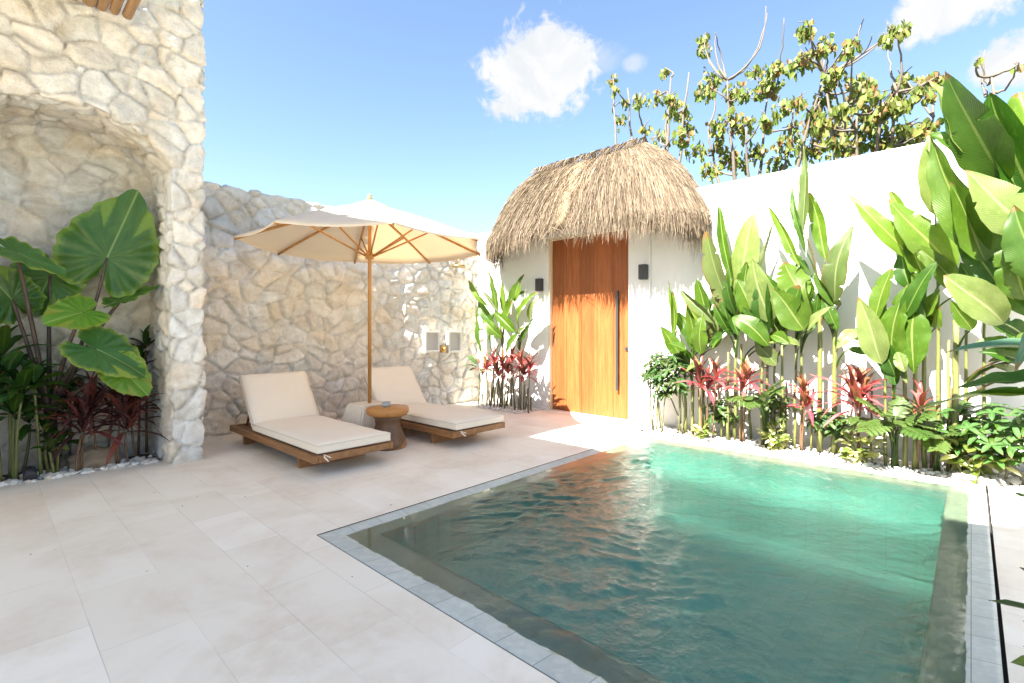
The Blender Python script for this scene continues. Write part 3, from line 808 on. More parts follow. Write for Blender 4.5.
# ------------------------------------------------------------------ side table and ashtray
tc = Vector((2.98, 4.60, 0))
st = empty('side_table', tc, 'hourglass shaped carved wood side table between the loungers', 'side table')
def wob(a, z): return 1 + 0.025 * math.sin(3 * a + 1) + 0.015 * math.sin(5 * a + 2)
bm = bmesh.new(); lathe(bm, [(.17, .345), (.205, .352), (.222, .372), (.224, .412), (.214, .430), (.0, .434)], n=40, wob=wob); build('top', bm, M['twood'], st)
bm = bmesh.new(); lathe(bm, [(.185, .0), (.197, .018), (.194, .06), (.176, .13), (.142, .205), (.128, .25), (.136, .30), (.165, .347)], n=40, wob=wob)
k = N('carved_trunk'); co = k.coord(); sp = k.n('ShaderNodeSeparateXYZ'); k.l(co, sp.inputs[0])
mp = k.n('ShaderNodeMapping'); mp.inputs['Scale'].default_value = (22, 22, 3); k.l(co, mp.inputs['Vector']); n_ = k.noise(mp.outputs[0], 2.2, 5)
sap = k.math('ADD', sp.outputs['Z'], k.math('MULTIPLY', sp.outputs['X'], -0.55)); sap = k.math('ADD', sap, k.math('MULTIPLY', k.noise(co, 5, 3), 0.10))
k.base(k.mix(k.mapr(sap, 0.055, 0.085), k.mix(n_, (.36, .155, .04), (.46, .22, .065)), k.mix(n_, (.075, .04, .022), (.19, .10, .05)))).rough(0.5); k.bump(n_, .3, .005)
build('pedestal', bm, k.m, st)
at_p = empty('ashtray', tc + Vector((-.01, .02, .434)), 'small grey ceramic ashtray on the wooden side table', 'ashtray')
bm = bmesh.new(); lathe(bm, [(.038, .0), (.046, .012), (.050, .05), (.043, .051), (.038, .016), (.0, .014)], n=24); build('bowl', bm, M['ceramic'], at_p)

# ------------------------------------------------------------------ umbrella
uc = Vector((3.05, 5.09, 0))
um = empty('patio_umbrella', uc, 'cream canvas patio umbrella with a wooden pole between the loungers', 'umbrella')
Ru, Hr, Ht = 1.37, 2.24, 2.73
bm = bmesh.new()
b0 = [bm.verts.new(p) for p in ((-.30, -.26, 0), (.28, -.26, 0), (.28, .26, 0), (-.30, .26, 0))]
b1 = [bm.verts.new(p) for p in ((-.19, -.18, .42), (.19, -.18, .42), (.19, .18, .42), (-.19, .18, .42))]
bm.faces.new(list(reversed(b0))); bm.faces.new(b1)
for i in range(4): bm.faces.new((b0[i], b0[(i + 1) % 4], b1[(i + 1) % 4], b1[i]))
bmesh.ops.bevel(bm, geom=bm.edges[:], offset=.02, segments=3, affect='EDGES')
build('base', bm, M['conc'], um)
bm = bmesh.new(); tube(bm, [(0, 0, .41), (0, 0, 2.30), (0, 0, Ht - .02)], .021, 16); build('pole', bm, M['uwood'], um)
def rimp(i): a = R(22.5 + 45 * i); return Vector((Ru * math.cos(a), Ru * math.sin(a), Hr))
bm = bmesh.new(); ns, nt = 10, 8
apex = Vector((0, 0, Ht)); 
for i in range(8):
    A, B = rimp(i), rimp(i + 1); gr = []
    for s in range(ns + 1):
        row = []
        for t in range(nt + 1):
            q = t / nt; rim = A.lerp(B, q)
            u = .10 + .90 * s / ns
            p = apex.lerp(rim, u)
            p.z += 0.055 * math.sin(math.pi * u) * 0.5 - 0.028 * math.sin(math.pi * q) * u ** 1.5       # ribs bow up, cloth sags between
            pull = 1 - 0.018 * math.sin(math.pi * q) * u; p.x *= pull; p.y *= pull
            row.append(bm.verts.new(p))
        gr.append(row)
    for s in range(ns):
        for t in range(nt):
            f = bm.faces.new((gr[s][t], gr[s + 1][t], gr[s + 1][t + 1], gr[s][t + 1])); f.smooth = True
    # hem strip turned down
    lo = [bm.verts.new(v.co + Vector((0, 0, -.02))) for v in gr[ns]]
    for t in range(nt): bm.faces.new((gr[ns][t], lo[t], lo[t + 1], gr[ns][t + 1]))
bmesh.ops.remove_doubles(bm, verts=bm.verts, dist=0.0005)
can = build('canopy', bm, M['canopy'], um)
bm = bmesh.new()
for i in range(8):
    A, B = rimp(i), rimp(i + 1); gr = []
    for s in range(4):
        row = []
        for t in range(5):
            u = .012 + .158 * s / 3; p = apex.lerp(A.lerp(B, t / 4), u); p.z += .045 - .015 * (s / 3) - .008 * math.sin(math.pi * t / 4) * s / 3; row.append(bm.verts.new(p))
        gr.append(row)
    for s in range(3):
        for t in range(4):
            f = bm.faces.new((gr[s][t], gr[s + 1][t], gr[s + 1][t + 1], gr[s][t + 1])); f.smooth = True
bmesh.ops.remove_doubles(bm, verts=bm.verts, dist=0.0005)
build('vent', bm, M['canopy'], can)
bm = bmesh.new(); lathe(bm, [(.03, Ht + .04), (.032, Ht + .055), (.018, Ht + .065), (.024, Ht + .085), (.006, Ht + .105), (0, Ht + .106)], n=16); build('finial', bm, M['uwood'], um)
bm = bmesh.new(); lathe(bm, [(.03, 2.08), (.048, 2.085), (.05, 2.14), (.034, 2.15), (.03, 2.17)], n=16); build('runner_hub', bm, M['uwood'], um)
bm = bmesh.new(); lathe(bm, [(.03, Ht - .11), (.05, Ht - .10), (.05, Ht - .055), (.03, Ht - .05)], n=16); build('top_hub', bm, M['uwood'], um)
for i in range(8):
    A = rimp(i); a0 = Vector((0, 0, Ht - .055)) + Vector((A.x, A.y, 0)).normalized() * .045
    pts = []
    for s in range(7):
        u = s / 6; p = a0.lerp(A + Vector((0, 0, -.030)), u); p.z += 0.02 * math.sin(math.pi * u); pts.append(p * 1.0)
    bm = bmesh.new(); tube(bm, pts, .015, 8); rb = build('rib', bm, M['uwood'], um)
    bm = bmesh.new(); tube(bm, [Vector((0, 0, 2.115)) + Vector((A.x, A.y, 0)).normalized() * .045, pts[3] + Vector((0, 0, -.012))], .0105, 8); build('strut', bm, M['uwood'], rb)
# a knotted tie on the canopy edge
p = at(313, 206, Y=5.2)

# ------------------------------------------------------------------ pebbles, rocks, spotlight, deck debris
def scatter(name, spots, base_r, cols, label, sub=1, flat=0.6, seed=1):
    nb = bmesh.new(); bmesh.ops.create_icosphere(nb, subdivisions=sub, radius=1)
    nb.verts.ensure_lookup_table()
    bv = np.array([v.co[:] for v in nb.verts]); bf = np.array([[v.index for v in f.verts] for f in nb.faces]); nb.free()
    rs = np.random.RandomState(seed); V = []; Fs = []; C = []
    for i, (x, y, z, r) in enumerate(spots):
        s = np.array([r * rs.uniform(.8, 1.4), r * rs.uniform(.7, 1.1), r * flat * rs.uniform(.7, 1.2)])
        a = rs.rand() * 6.28; v = bv * (1 + rs.uniform(-.16, .16, (len(bv), 1))) * s
        ca, sa = math.cos(a), math.sin(a); v = np.stack([v[:, 0] * ca - v[:, 1] * sa, v[:, 0] * sa + v[:, 1] * ca, v[:, 2]], -1)
        V.append(v + np.array((x, y, z))); Fs.append(bf + i * len(bv))
        c = cols[rs.randint(len(cols))]; t = rs.uniform(.85, 1.1); C.append(np.tile(np.array([c[0] * t, c[1] * t, c[2] * t, 1]), (len(bv), 1)))
    me = bpy.data.meshes.new(name); me.from_pydata(np.concatenate(V).tolist(), [], np.concatenate(Fs).tolist())
    ca = me.color_attributes.new('tint', 'FLOAT_COLOR', 'POINT'); ca.data.foreach_set('color', np.concatenate(C).astype(np.float32).reshape(-1))
    return tag(link_mesh(name, me, M['pebble'], smooth=True), label, None, None, 'stuff')
rs = random.Random(3)
white = [(.74, .71, .66), (.68, .64, .58), (.78, .76, .72), (.60, .54, .46)]
sp_ = [(rs.uniform(5.585, 6.10), rs.uniform(-1.6, 3.02), -.012 + rs.uniform(-.012, .022), rs.uniform(.012, .026)) for _ in range(4200)]
scatter('gravel', sp_, 0, white, 'small white pebbles covering the bed along the white wall', seed=2)
sp_ = [(rs.uniform(5.48, 6.05), rs.uniform(4.98, 6.0), .012 + rs.uniform(-.008, .012), rs.uniform(.010, .022)) for _ in range(700)]
scatter('gravel', sp_, 0, white, 'small white pebbles under the red plants left of the door', seed=4)
sp_ = [(rs.uniform(-.15, 1.17), 5.70 + rs.random() ** 1.6 * .28, .005 + rs.uniform(-.01, .012), rs.uniform(.014, .036)) for _ in range(230)]
scatter('gravel', sp_, 0, white, 'white stones edging the alcove planting bed', sub=2, seed=6)
sp_ = []
for _ in range(150):
    q = at(rs.uniform(955, 1060), rs.uniform(467, 482), Z=0.02); sp_.append((max(q.x, 5.58), q.y, .012 + rs.uniform(-.01, .03), rs.uniform(.025, .05)))
scatter('river_stones', sp_, 0, [(.34, .33, .30), (.26, .25, .23), (.42, .40, .36)], 'grey river stones at the right end of the bed', sub=2, seed=8)

def rock(x, y, r, label, seed):
    bm = bmesh.new(); bmesh.ops.create_icosphere(bm, subdivisions=4, radius=1)
    for v in bm.verts:
        d = 1 + .28 * noise.fractal(v.co * 1.1 + Vector((seed, 0, 0)), 1, 2, 4)
        v.co = Vector((v.co.x * r * 1.25, v.co.y * r * .8, v.co.z * r * .8)) * d
    bmesh.ops.translate(bm, verts=bm.verts, vec=(0, 0, r * .55))
    o = build('rock', bm, M['rock'], smooth=True); o.location = (x, y, -.02); tag(o, label, 'rock', 'brown rocks in the alcove bed')
p = at(93, 452, Y=5.93); rock(p.x, 5.93, .15, 'round brown rock under the dark purple plants', 1)
p = at(58, 452, Y=6.08); rock(p.x, 6.08, .10, 'smaller brown rock under the elephant ear stems', 5)

p = at(30, 476, Y=5.74)
sl = empty('garden_spotlight', (p.x, 5.74, 0), 'little black garden spotlight at the edge of the alcove bed', 'spotlight')
bm = bmesh.new(); tube(bm, [(0, 0.02, -.03), (0, 0.02, .04)], .008, 8); build('spike', bm, M['black'], sl)
bm = bmesh.new(); tube(bm, [(0, -.03, .03), (0, .06, .085)], [.045, .04], 14); build('head', bm, M['black'], sl)

r5 = random.Random(21); bm = bmesh.new()
for i in range(26):
    x, y = r5.uniform(-.2, 1.35), r5.uniform(.6, 5.2)
    if i % 4 == 0: x, y = r5.uniform(1.3, 5), r5.uniform(3.0, 4.0)
    s = r5.uniform(.003, .007); a = r5.random() * 6.28
    pts = [Vector((x + s * math.cos(a + q) * (1.6 if q in (0, math.pi) else .7), y + s * math.sin(a + q) * (1.6 if q in (0, math.pi) else .7), .003 + .004 * r5.random())) for q in (0, 1.57, math.pi, 4.71)]
    bm.faces.new([bm.verts.new(p) for p in pts])
tag(build('leaf_litter', bm, plain('dry_flecks', (.10, .075, .05), .9)), 'tiny dark dry flecks scattered on the pale deck', None, None, 'stuff')
# ------------------------------------------------------------------ foliage builders
def prof_banana(t): return (min(1.0, t / 0.26)) ** 0.55 * max(0.0, 1 - max(0.0, (t - 0.34) / 0.66) ** 1.9)
def prof_lance(t): return (math.sin(math.pi * min(1, t ** 0.8))) ** 0.8 if 0 < t < 1 else 0.0
def prof_oval(t): return (math.sin(math.pi * t)) ** 0.6 if 0 < t < 1 else 0.0

def blade(bm, uvl, base, tip, width, nrm, bend=0.1, fold=0.3, prof=prof_banana, nu=16, nv=3, wav=0.012, tears=0, r=rng, curl=0.0, mi=0, twist=0.0):
    """one leaf blade: midrib arches from base to tip, the two halves rise from it"""
    base = Vector(base); tip = Vector(tip); A = tip - base; L = A.length
    if L < 1e-4: return
    a = A / L
    S = a.cross(Vector(nrm))
    S = S.normalized() if S.length > 1e-4 else a.orthogonal().normalized()
    Nn = S.cross(a).normalized()
    ph = r.random() * 6.28; fr = r.uniform(2.2, 3.8)
    cuts = [[(r.uniform(.2, .92), r.uniform(.3, .85)) for _ in range(tears)] for _ in (0, 1)]
    rows = []; fl, fr_ = fold * r.uniform(.6, 1.4), fold * r.uniform(.6, 1.4); s7 = r.random() * 50; bsk = r.uniform(-.5, .5)
    for i in range(nu + 1):
        t = i / nu
        c = base + A * t + Nn * (bend * L * 4 * t * (1 - t) * (1 + bsk * (2 * t - 1))) + S * (L * .02 * math.sin(3.1 * t + s7) * t * (1 - t) * 4)
        w = max(prof(t), 0.0) * width / 2
        tw = twist * t; S2 = S * math.cos(tw) + Nn * math.sin(tw); N2 = Nn * math.cos(tw) - S * math.sin(tw)
        row = []
        for j in range(-nv, nv + 1):
            v = j / nv; k = abs(v)
            ww = w * (1 + .07 * noise.noise(Vector((t * 9, s7 + (3 if v > 0 else 0), 0))))
            fold = fl if v < 0 else fr_
            if tears:
                cs = cuts[0 if v < 0 else 1]
                for (tc_, dp) in cs:
                    d = (t - tc_) * nu
                    if abs(d) < 0.75: ww = w * (1 - dp * (1 - abs(d) / 0.75) * k ** .5)
            off = S2 * (math.copysign(1, v) * k * ww * math.cos(fold)) + N2 * (k * ww * math.sin(fold) - curl * ww * k * k)
            off += N2 * (wav * L * k * k * math.sin(fr * 6.28 * t + ph + (1.7 if v > 0 else 0)))
            row.append(bm.verts.new(c + off))
        rows.append(row)
    for i in range(nu):
        for j in range(2 * nv):
            f = bm.faces.new((rows[i][j], rows[i][j + 1], rows[i + 1][j + 1], rows[i + 1][j])); f.smooth = True; f.material_index = mi
            for lp, (u, v) in zip(f.loops, ((i, j), (i, j + 1), (i + 1, j + 1), (i + 1, j))):
                lp[uvl].uv = (u / nu, v / (2 * nv))

def newbm():
    bm = bmesh.new(); return bm, bm.loops.layers.uv.new('UVMap')

def ground_pt(px, X): 
    p = at(px, HZ, X=X); return Vector((X, p.y, 0))

def world_w(px, p): return px * (p - EYE).dot(FWD) / F_PX

LN = (-0.86, 0.12, 0.55)                # blades turn towards the light
def banana(label, X, gpx, leaves, canes, name='banana_plant', group='banana plants along the white wall', cane_mat='cane', fill=9):
    g = ground_pt(gpx, X)
    t = empty(name, g, label, 'banana plant', group)
    tops = []
    for (cx, ytop, rad, dx) in canes:
        b = ground_pt(cx, X + dx); top = at(cx + rng.uniform(-1, 1), ytop, X=X + dx)
        bm = bmesh.new(); n = 7
        pts = [b.lerp(top, i / n) + Vector((rng.uniform(-1, 1), rng.uniform(-1, 1), 0)) * .006 for i in range(n + 1)]
        tube(bm, pts, [rad * (1.12 - .35 * i / n) * (1.0 + (.10 if i % 2 else 0)) for i in range(n + 1)], 10)
        build('stalk', bm, M[cane_mat], t, world=True); tops.append(top)
    extra = []
    if fill:
        for _ in range(fill):                       # younger and older leaves deeper in the clump
            lf = rng.choice(leaves); a_ = rng.uniform(-.45, .45); l_ = rng.uniform(.55, .9)
            bx, by = lf[0] + rng.uniform(-14, 14), lf[1] + rng.uniform(-6, 26); vx, vy = lf[2] - lf[0], lf[3] - lf[1]
            extra.append((bx, by, bx + (vx * math.cos(a_) - vy * math.sin(a_)) * l_, by + (vx * math.sin(a_) + vy * math.cos(a_)) * l_, lf[4] * rng.uniform(.55, .85), lf[5] + rng.uniform(.02, .14), lf[6] + rng.uniform(.02, .14), rng.choice(('bandark', 'bandark', 'ban', 'banold'))))
    for lf in list(leaves) + extra:
        bx, by, tx, ty, w, db, dt, m = lf[:8]; o = lf[8] if len(lf) > 8 else {}
        B = at(bx, by, X=X + db); T = at(tx, ty, X=X + dt)
        bm, uv = newbm()
        nr = Vector(LN) + Vector((rng.uniform(-.25, .25), rng.uniform(-.35, .35), rng.uniform(-.2, .2)))
        if 'n' in o: nr = Vector(o['n'])
        tr = o.get('tears', rng.choice((0, 0, 1, 1, 2)))
        blade(bm, uv, B, T, world_w(w, (B + T) / 2) * 1.02, nr, o.get('bend', rng.choice((rng.uniform(-.06, .02), rng.uniform(.02, .10), rng.uniform(.08, .17)))), o.get('fold', rng.uniform(.25, .65)),
              prof=o.get('prof', rng.choice((prof_banana, prof_banana, prof_oval))), nu=48 if tr else 20, nv=4, wav=o.get('wav', rng.uniform(.005, .016)), tears=tr, curl=o.get('curl', rng.uniform(-.1, .25)), twist=o.get('twist', rng.uniform(-.6, .6)))
        # petiole down to the nearest stalk
        if tops:
            q = min(tops, key=lambda p: (p - B).length)
            if q.z > B.z - .06: q = Vector((q.x, q.y, max(.1, B.z - .25)))
            mid = Vector((q.x * .75 + B.x * .25, q.y * .75 + B.y * .25, q.z + max(.02, (B.z - q.z) * .75)))
            tube(bm, bez(B + (T - B) * .02, mid, q, 9), [.0055 + .006 * i / 8 for i in range(9)], 7)
            nl = len(bm.faces)
        build('leaf', bm, M[m], t, world=True)
    return t

def rosette(bm, uv, c, n, L, w, r, mi_fn, up=(0.15, 1.25), axis=Vector((0, 0, 1)), bend=.12, prof=prof_lance):
    for i in range(n):
        a = i * 2.39996 + r.uniform(-.25, .25); e = up[1] + (up[0] - up[1]) * (i / max(1, n - 1)) + r.uniform(-.12, .12)
        d = Vector((math.cos(a) * math.cos(e), math.sin(a) * math.cos(e), math.sin(e)))
        l = L * r.uniform(.75, 1.12)
        nrm = Vector((-math.cos(a) * math.sin(e), -math.sin(a) * math.sin(e), math.cos(e)))
        b = c + Vector((0, 0, .05 * (1 - i / n))) + Vector((d.x, d.y, 0)) * .01
        blade(bm, uv, b, b + d * l - Vector((0, 0, .10 * l * (1 - math.sin(e)))), w * r.uniform(.8, 1.15), nrm, bend, r.uniform(.2, .5), prof, 9, 2, .01, 0, r, 0, mi_fn(i, n), r.uniform(-.5, .5))

def ti_plant(label, heads, X, mats, L=0.30, w=.055, n=17, group='red ti plants along the white wall', canemat='canered', cat='ti plant', canes_extra=()):
    """heads: (px, py of the crown centre, dX)"""
    hx = sum(h[0] for h in heads) / len(heads)
    t = empty('ti_plant', ground_pt(hx, X), label, cat, group)
    r = random.Random(int(hx * 13) + len(heads))
    for (px, py, dx) in heads:
        c = at(px, py, X=X + dx); g = ground_pt(px + r.uniform(-5, 5), X + dx * .5)
        bm = bmesh.new(); tube(bm, bez(g, g.lerp(c, .5) + Vector((r.uniform(-.03, .03), r.uniform(-.03, .03), 0)), c, 8), [.011, .0105, .010, .010, .009, .009, .008, .008], 8)
        build('stem', bm, M[canemat], t, world=True)
        bm, uv = newbm()
        rosette(bm, uv, c, n, L * r.uniform(.85, 1.1), w, r, lambda i, n_: (0 if i > n_ * .38 else (1 if r.random() < .6 else 2)), (-.25, 1.35))
        build('leaves', bm, [M[m] for m in mats], t, world=True)
    return t

def small_leaves(bm, uv, c, R3, n, L, w, r, prof=prof_oval, up=.6, mi=lambda: 0):
    for _ in range(n):
        d = Vector((r.gauss(0, 1), r.gauss(0, 1), r.gauss(0, 1))).normalized()
        q = c + Vector((d.x * R3[0], d.y * R3[1], d.z * R3[2])) * (r.random() ** .45)
        o = Vector((d.x + r.uniform(-.6, .6), d.y + r.uniform(-.6, .6), d.z * .5 + r.uniform(-.5, .6))).normalized()
        nrm = Vector((r.uniform(-.6, .2), r.uniform(-.5, .5), up + r.random() * .6))
        l = L * r.uniform(.7, 1.2)
        blade(bm, uv, q, q + o * l, w * r.uniform(.8, 1.2), nrm, r.uniform(0, .14), r.uniform(.1, .45), prof, 6, 2, .01, 0, r, 0, mi())

def bushy(name, label, cat, px, py, X, R3, n, L, w, mats, canes=6, group=None, canemat='canegrey', seed=1, dx=0.0, whorl=0, spread=1.0):
    r = random.Random(seed)
    c = at(px, py, X=X + dx); g = Vector((X + dx * .6, c.y, 0)); t = empty(name, g, label, cat, group)
    for i in range(canes):
        q = g + Vector((r.uniform(-1, 1) * R3[0] * .6, r.uniform(-1, 1) * R3[1] * .7 * spread, 0))
        e = c + Vector((r.uniform(-.7, .7) * R3[0], r.uniform(-.8, .8) * R3[1], r.uniform(-.3, .6) * R3[2]))
        bm = bmesh.new(); tube(bm, bez(q, q.lerp(e, .5) + Vector((q - g).to_tuple()) * .3, e, 7), [.011 - .0009 * k for k in range(7)], 7); build('stem', bm, M[canemat], t, world=True)
    bm, uv = newbm()
    if whorl:
        for _ in range(n // whorl):
            d = Vector((r.gauss(0, 1), r.gauss(0, 1), r.gauss(0, 1))).normalized()
            q = c + Vector((d.x * R3[0], d.y * R3[1], d.z * R3[2])) * (r.random() ** .4)
            a0 = r.random() * 6.28; ax = Vector((d.x * .5 + r.uniform(-.4, .1), d.y * .5, .8)).normalized(); s1 = ax.orthogonal().normalized(); s2 = ax.cross(s1)
            for k in range(whorl):
                a = a0 + 6.283 * k / whorl; o = s1 * math.cos(a) + s2 * math.sin(a) - ax * .15; l = L * r.uniform(.75, 1.15)
                blade(bm, uv, q, q + o * l, w, ax, .12, .25, prof_oval, 6, 2, .008, 0, r, 0, r.randrange(len(mats)))
    else:
        small_leaves(bm, uv, c, R3, n, L, w, r, mi=lambda: r.randrange(len(mats)))
    build('leaves', bm, [M[m] for m in mats], t, world=True)
    return t

def phil_plant(label, px, py, X, n=9, L=.30, group='split leaf philodendrons along the white wall', seed=3, dx=-.1):
    r = random.Random(seed); c = at(px, py, X=X + dx); g = Vector((X + dx * .5, c.y, 0)); t = empty('philodendron', g, label, 'philodendron', group)
    for i in range(n):
        a = i * 2.4 + r.uniform(-.3, .3); e = r.uniform(-.15, .9)
        d = Vector((math.cos(a) * math.cos(e) - .25, math.sin(a) * math.cos(e), math.sin(e))).normalized()
        B = c + d * .10 + Vector((0, 0, r.uniform(-.06, .06))); T = B + d * L * r.uniform(.8, 1.15) - Vector((0, 0, .07))
        ax = (T - B).normalized(); nrm = Vector((-.3, 0, 1)) - ax * ax.dot(Vector((-.3, 0, 1))); nrm.normalize(); s = ax.cross(nrm)
        bm, uv = newbm()
        Lm = (T - B).length
        blade(bm, uv, B, T, .075, nrm, .05, .1, prof_oval, 8, 2, .005, 0, r)
        for k in range(7):
            f = .10 + .80 * k / 6; q = B + (T - B) * f + nrm * (.05 * Lm * 4 * f * (1 - f))
            for sd in (-1, 1):
                ln = Lm * .46 * math.sin(math.pi * (.22 + .66 * f)) ** .8 * r.uniform(.85, 1.1)
                o = (s * sd * .95 + ax * (.25 + .5 * f) - nrm * .18).normalized()
                blade(bm, uv, q, q + o * ln, .036, nrm, .06, .15, prof_oval, 6, 1, .01, 0, r)
        tube(bm, bez(g + Vector((r.uniform(-.03, .03), r.uniform(-.03, .03), 0)), Vector((g.x, g.y, c.z * .8)), B, 8), .006, 6)
        build('leaf', bm, M['phil'], t, world=True)
    return t

def heart(bm, uv, B, tipdir, nrm, L, W=0.80, cup=.10, r=rng, scal=.034, wavamp=.030, droop=.10):
    """arrow shaped elephant ear leaf: B is where the stalk joins, lobes lie behind it"""
    tipdir = Vector(tipdir).normalized(); nrm = Vector(nrm); nrm = (nrm - tipdir * nrm.dot(tipdir)).normalized(); s = tipdir.cross(nrm)
    na, nr_ = 112, 8; s0 = r.random() * 6
    def rad(th):
        a = abs(th)
        pts = [(0, .78), (.10, .735), (.3, .65), (.6, .555), (.95, .49), (1.35, .46), (1.8, .45), (2.2, .455), (2.55, .44), (2.8, .36), (3.0, .2), (3.1416, .06)]
        for (x0, y0), (x1, y1) in zip(pts, pts[1:]):
            if x0 <= a <= x1:
                q = (a - x0) / (x1 - x0); return y0 + (y1 - y0) * q
        return .06
    rings = []
    for j in range(nr_ + 1):
        q = j / nr_; ring = []
        for i in range(na + 1):
            th = -math.pi + 2 * math.pi * i / na
            rr = rad(th) * (1 + scal * (.6 * math.sin(14 * th + s0) + .45 * math.sin(27 * th + 2 * s0) + .5 * math.sin(5 * th + s0)) * q ** 3)
            x = math.cos(th) * rr * q * L; y = math.sin(th) * rr * q * L * W * 1.22
            z = cup * L * (abs(y) / L) * .9 + wavamp * L * q * q * (.7 * math.sin(14 * th + .6 + s0) + .5 * math.sin(8 * th + s0)) - droop * L * (max(0, x) / L) ** 2 * 1.2 + .02 * L * math.sin(3 * th + 1) * q * q
            ring.append((bm.verts.new(Vector(B) + tipdir * x + s * y + nrm * z), x, y))
        rings.append(ring)
    for j in range(nr_):
        for i in range(na):
            vs = (rings[j][i], rings[j][i + 1], rings[j + 1][i + 1], rings[j + 1][i])
            try: f = bm.faces.new([v[0] for v in vs])
            except ValueError: continue
            f.smooth = True
            for lp, v, (qi, qj) in zip(f.loops, vs, ((i, j), (i + 1, j), (i + 1, j + 1), (i, j + 1))):
                th = -math.pi + 2 * math.pi * qi / na; q = qj / nr_
                av = .5 * q if abs(th) > .25 else .5 * min(1, abs(v[2]) / (.16 * L)) * 1.0
                lp[uv].uv = (abs(th) / 3.1416 * 1.0 + .0, .5 + math.copysign(min(.5, abs(v[2]) / (.30 * L)), th) if abs(th) < .5 else .5 + math.copysign(max(.05, .49 * q), th))
# ------------------------------------------------------------------ bed along the white wall
L1, D, PL, OL, BL = 'ban', 'bandark', 'banpale', 'banold', 'banshade'
banana('low leafy banana clump against the white wall beside the gatehouse', 5.92, 693, [
    (676, 330, 669, 280, 10, -.1, -.12, L1), (674, 338, 672, 291, 12, -.15, -.12, L1, dict(fold=.9)), (714, 324, 681, 290, 13, -.2, -.25, OL, dict(fold=.8)),
    (708, 318, 696, 279, 20, 0, -.02, L1), (694, 345, 687, 305, 16, -.15, -.2, L1, dict(fold=.6)), (681, 355, 660, 326, 16, -.15, -.3, L1), (701, 354, 703, 312, 17, -.2, -.25, L1),
    (709, 347, 729, 329, 11, -.2, -.25, D), (686, 350, 668, 343, 14, -.25, -.35, L1), (697, 352, 684, 318, 13, -.1, -.1, D), (706, 330, 720, 292, 16, .02, .05, D), (690, 340, 676, 312, 14, 0, 0, D),
    (700, 362, 686, 372, 11, -.25, -.4, PL), (712, 340, 731, 305, 15, -.02, 0, OL)],
    [(686, 362, .017, -.05), (692, 360, .015, -.1), (700, 362, .017, -.1), (704, 368, .015, -.02)])
banana('tall torn banana plant rising behind the pink ti leaves', 5.88, 737, [
    (735, 314, 706, 231, 25, -.05, -.15, OL, dict(tears=4, fold=.15, twist=.0, prof=prof_oval)), (732, 285, 719, 205, 13, 0, .02, L1, dict(fold=.9)), (735, 305, 754, 214, 29, .02, .04, PL, dict(fold=.25, bend=.03)),
    (738, 312, 774, 222, 14, -.05, -.03, OL, dict(fold=.9)), (736, 316, 728, 268, 13, -.08, -.15, D), (741, 314, 747, 262, 17, -.1, -.12, L1, dict(fold=.6)), (730, 336, 714, 304, 13, -.1, -.2, D),
    (769, 346, 732, 317, 21, -.25, -.3, L1, dict(bend=.14)), (738, 330, 760, 300, 14, -.05, -.1, D)],
    [(735, 340, .018, 0), (741, 344, .015, -.05), (728, 352, .014, -.08)])
banana('broad leaved banana clump under the tallest upright leaf', 5.86, 780, [
    (770, 322, 752, 258, 29, -.2, -.26, PL, dict(fold=.18, bend=.04, twist=.1)), (800, 266, 766, 203, 11, -.05, -.1, L1, dict(fold=.9, bend=-.05)), (803, 300, 784, 262, 30, -.12, -.1, L1, dict(fold=.2)),
    (804, 330, 772, 288, 29, -.2, -.3, L1, dict(fold=.3)), (784, 322, 800, 285, 27, -.15, -.2, D, dict(fold=.3)), (806, 331, 832, 306, 12, -.15, -.2, PL), (772, 335, 790, 344, 15, -.3, -.4, L1, dict(bend=.1)),
    (776, 330, 765, 285, 18, 0, -.02, D), (790, 318, 797, 262, 18, .03, .05, D), (800, 346, 768, 343, 14, -.25, -.42, PL)],
    [(762, 350, .014, -.1), (767, 352, .016, -.02), (783, 345, .014, -.1), (795, 348, .013, -.05), (775, 348, .012, .02)])
banana('slender banana plant with one grey upright leaf taller than the wall', 5.90, 820, [
    (803, 234, 804, 142, 13, -.15, -.16, OL, dict(fold=.5, bend=.0, twist=.2)), (826, 260, 809, 192, 15, -.02, 0, L1, dict(fold=.5, bend=-.05)), (835, 302, 854, 225, 23, -.1, -.12, OL, dict(fold=.25)),
    (834, 306, 815, 272, 12, -.1, -.15, L1, dict(fold=.6)), (813, 318, 806, 276, 13, -.1, -.12, L1), (838, 330, 822, 298, 13, -.08, -.1, D), (812, 300, 800, 262, 14, .02, 0, D),
    (858, 330, 836, 349, 13, -.2, -.3, PL, dict(bend=.12)), (856, 328, 877, 346, 12, -.18, -.22, D)],
    [(819, 300, .024, -.06), (834, 316, .024, 0), (801, 330, .014, -.05)])
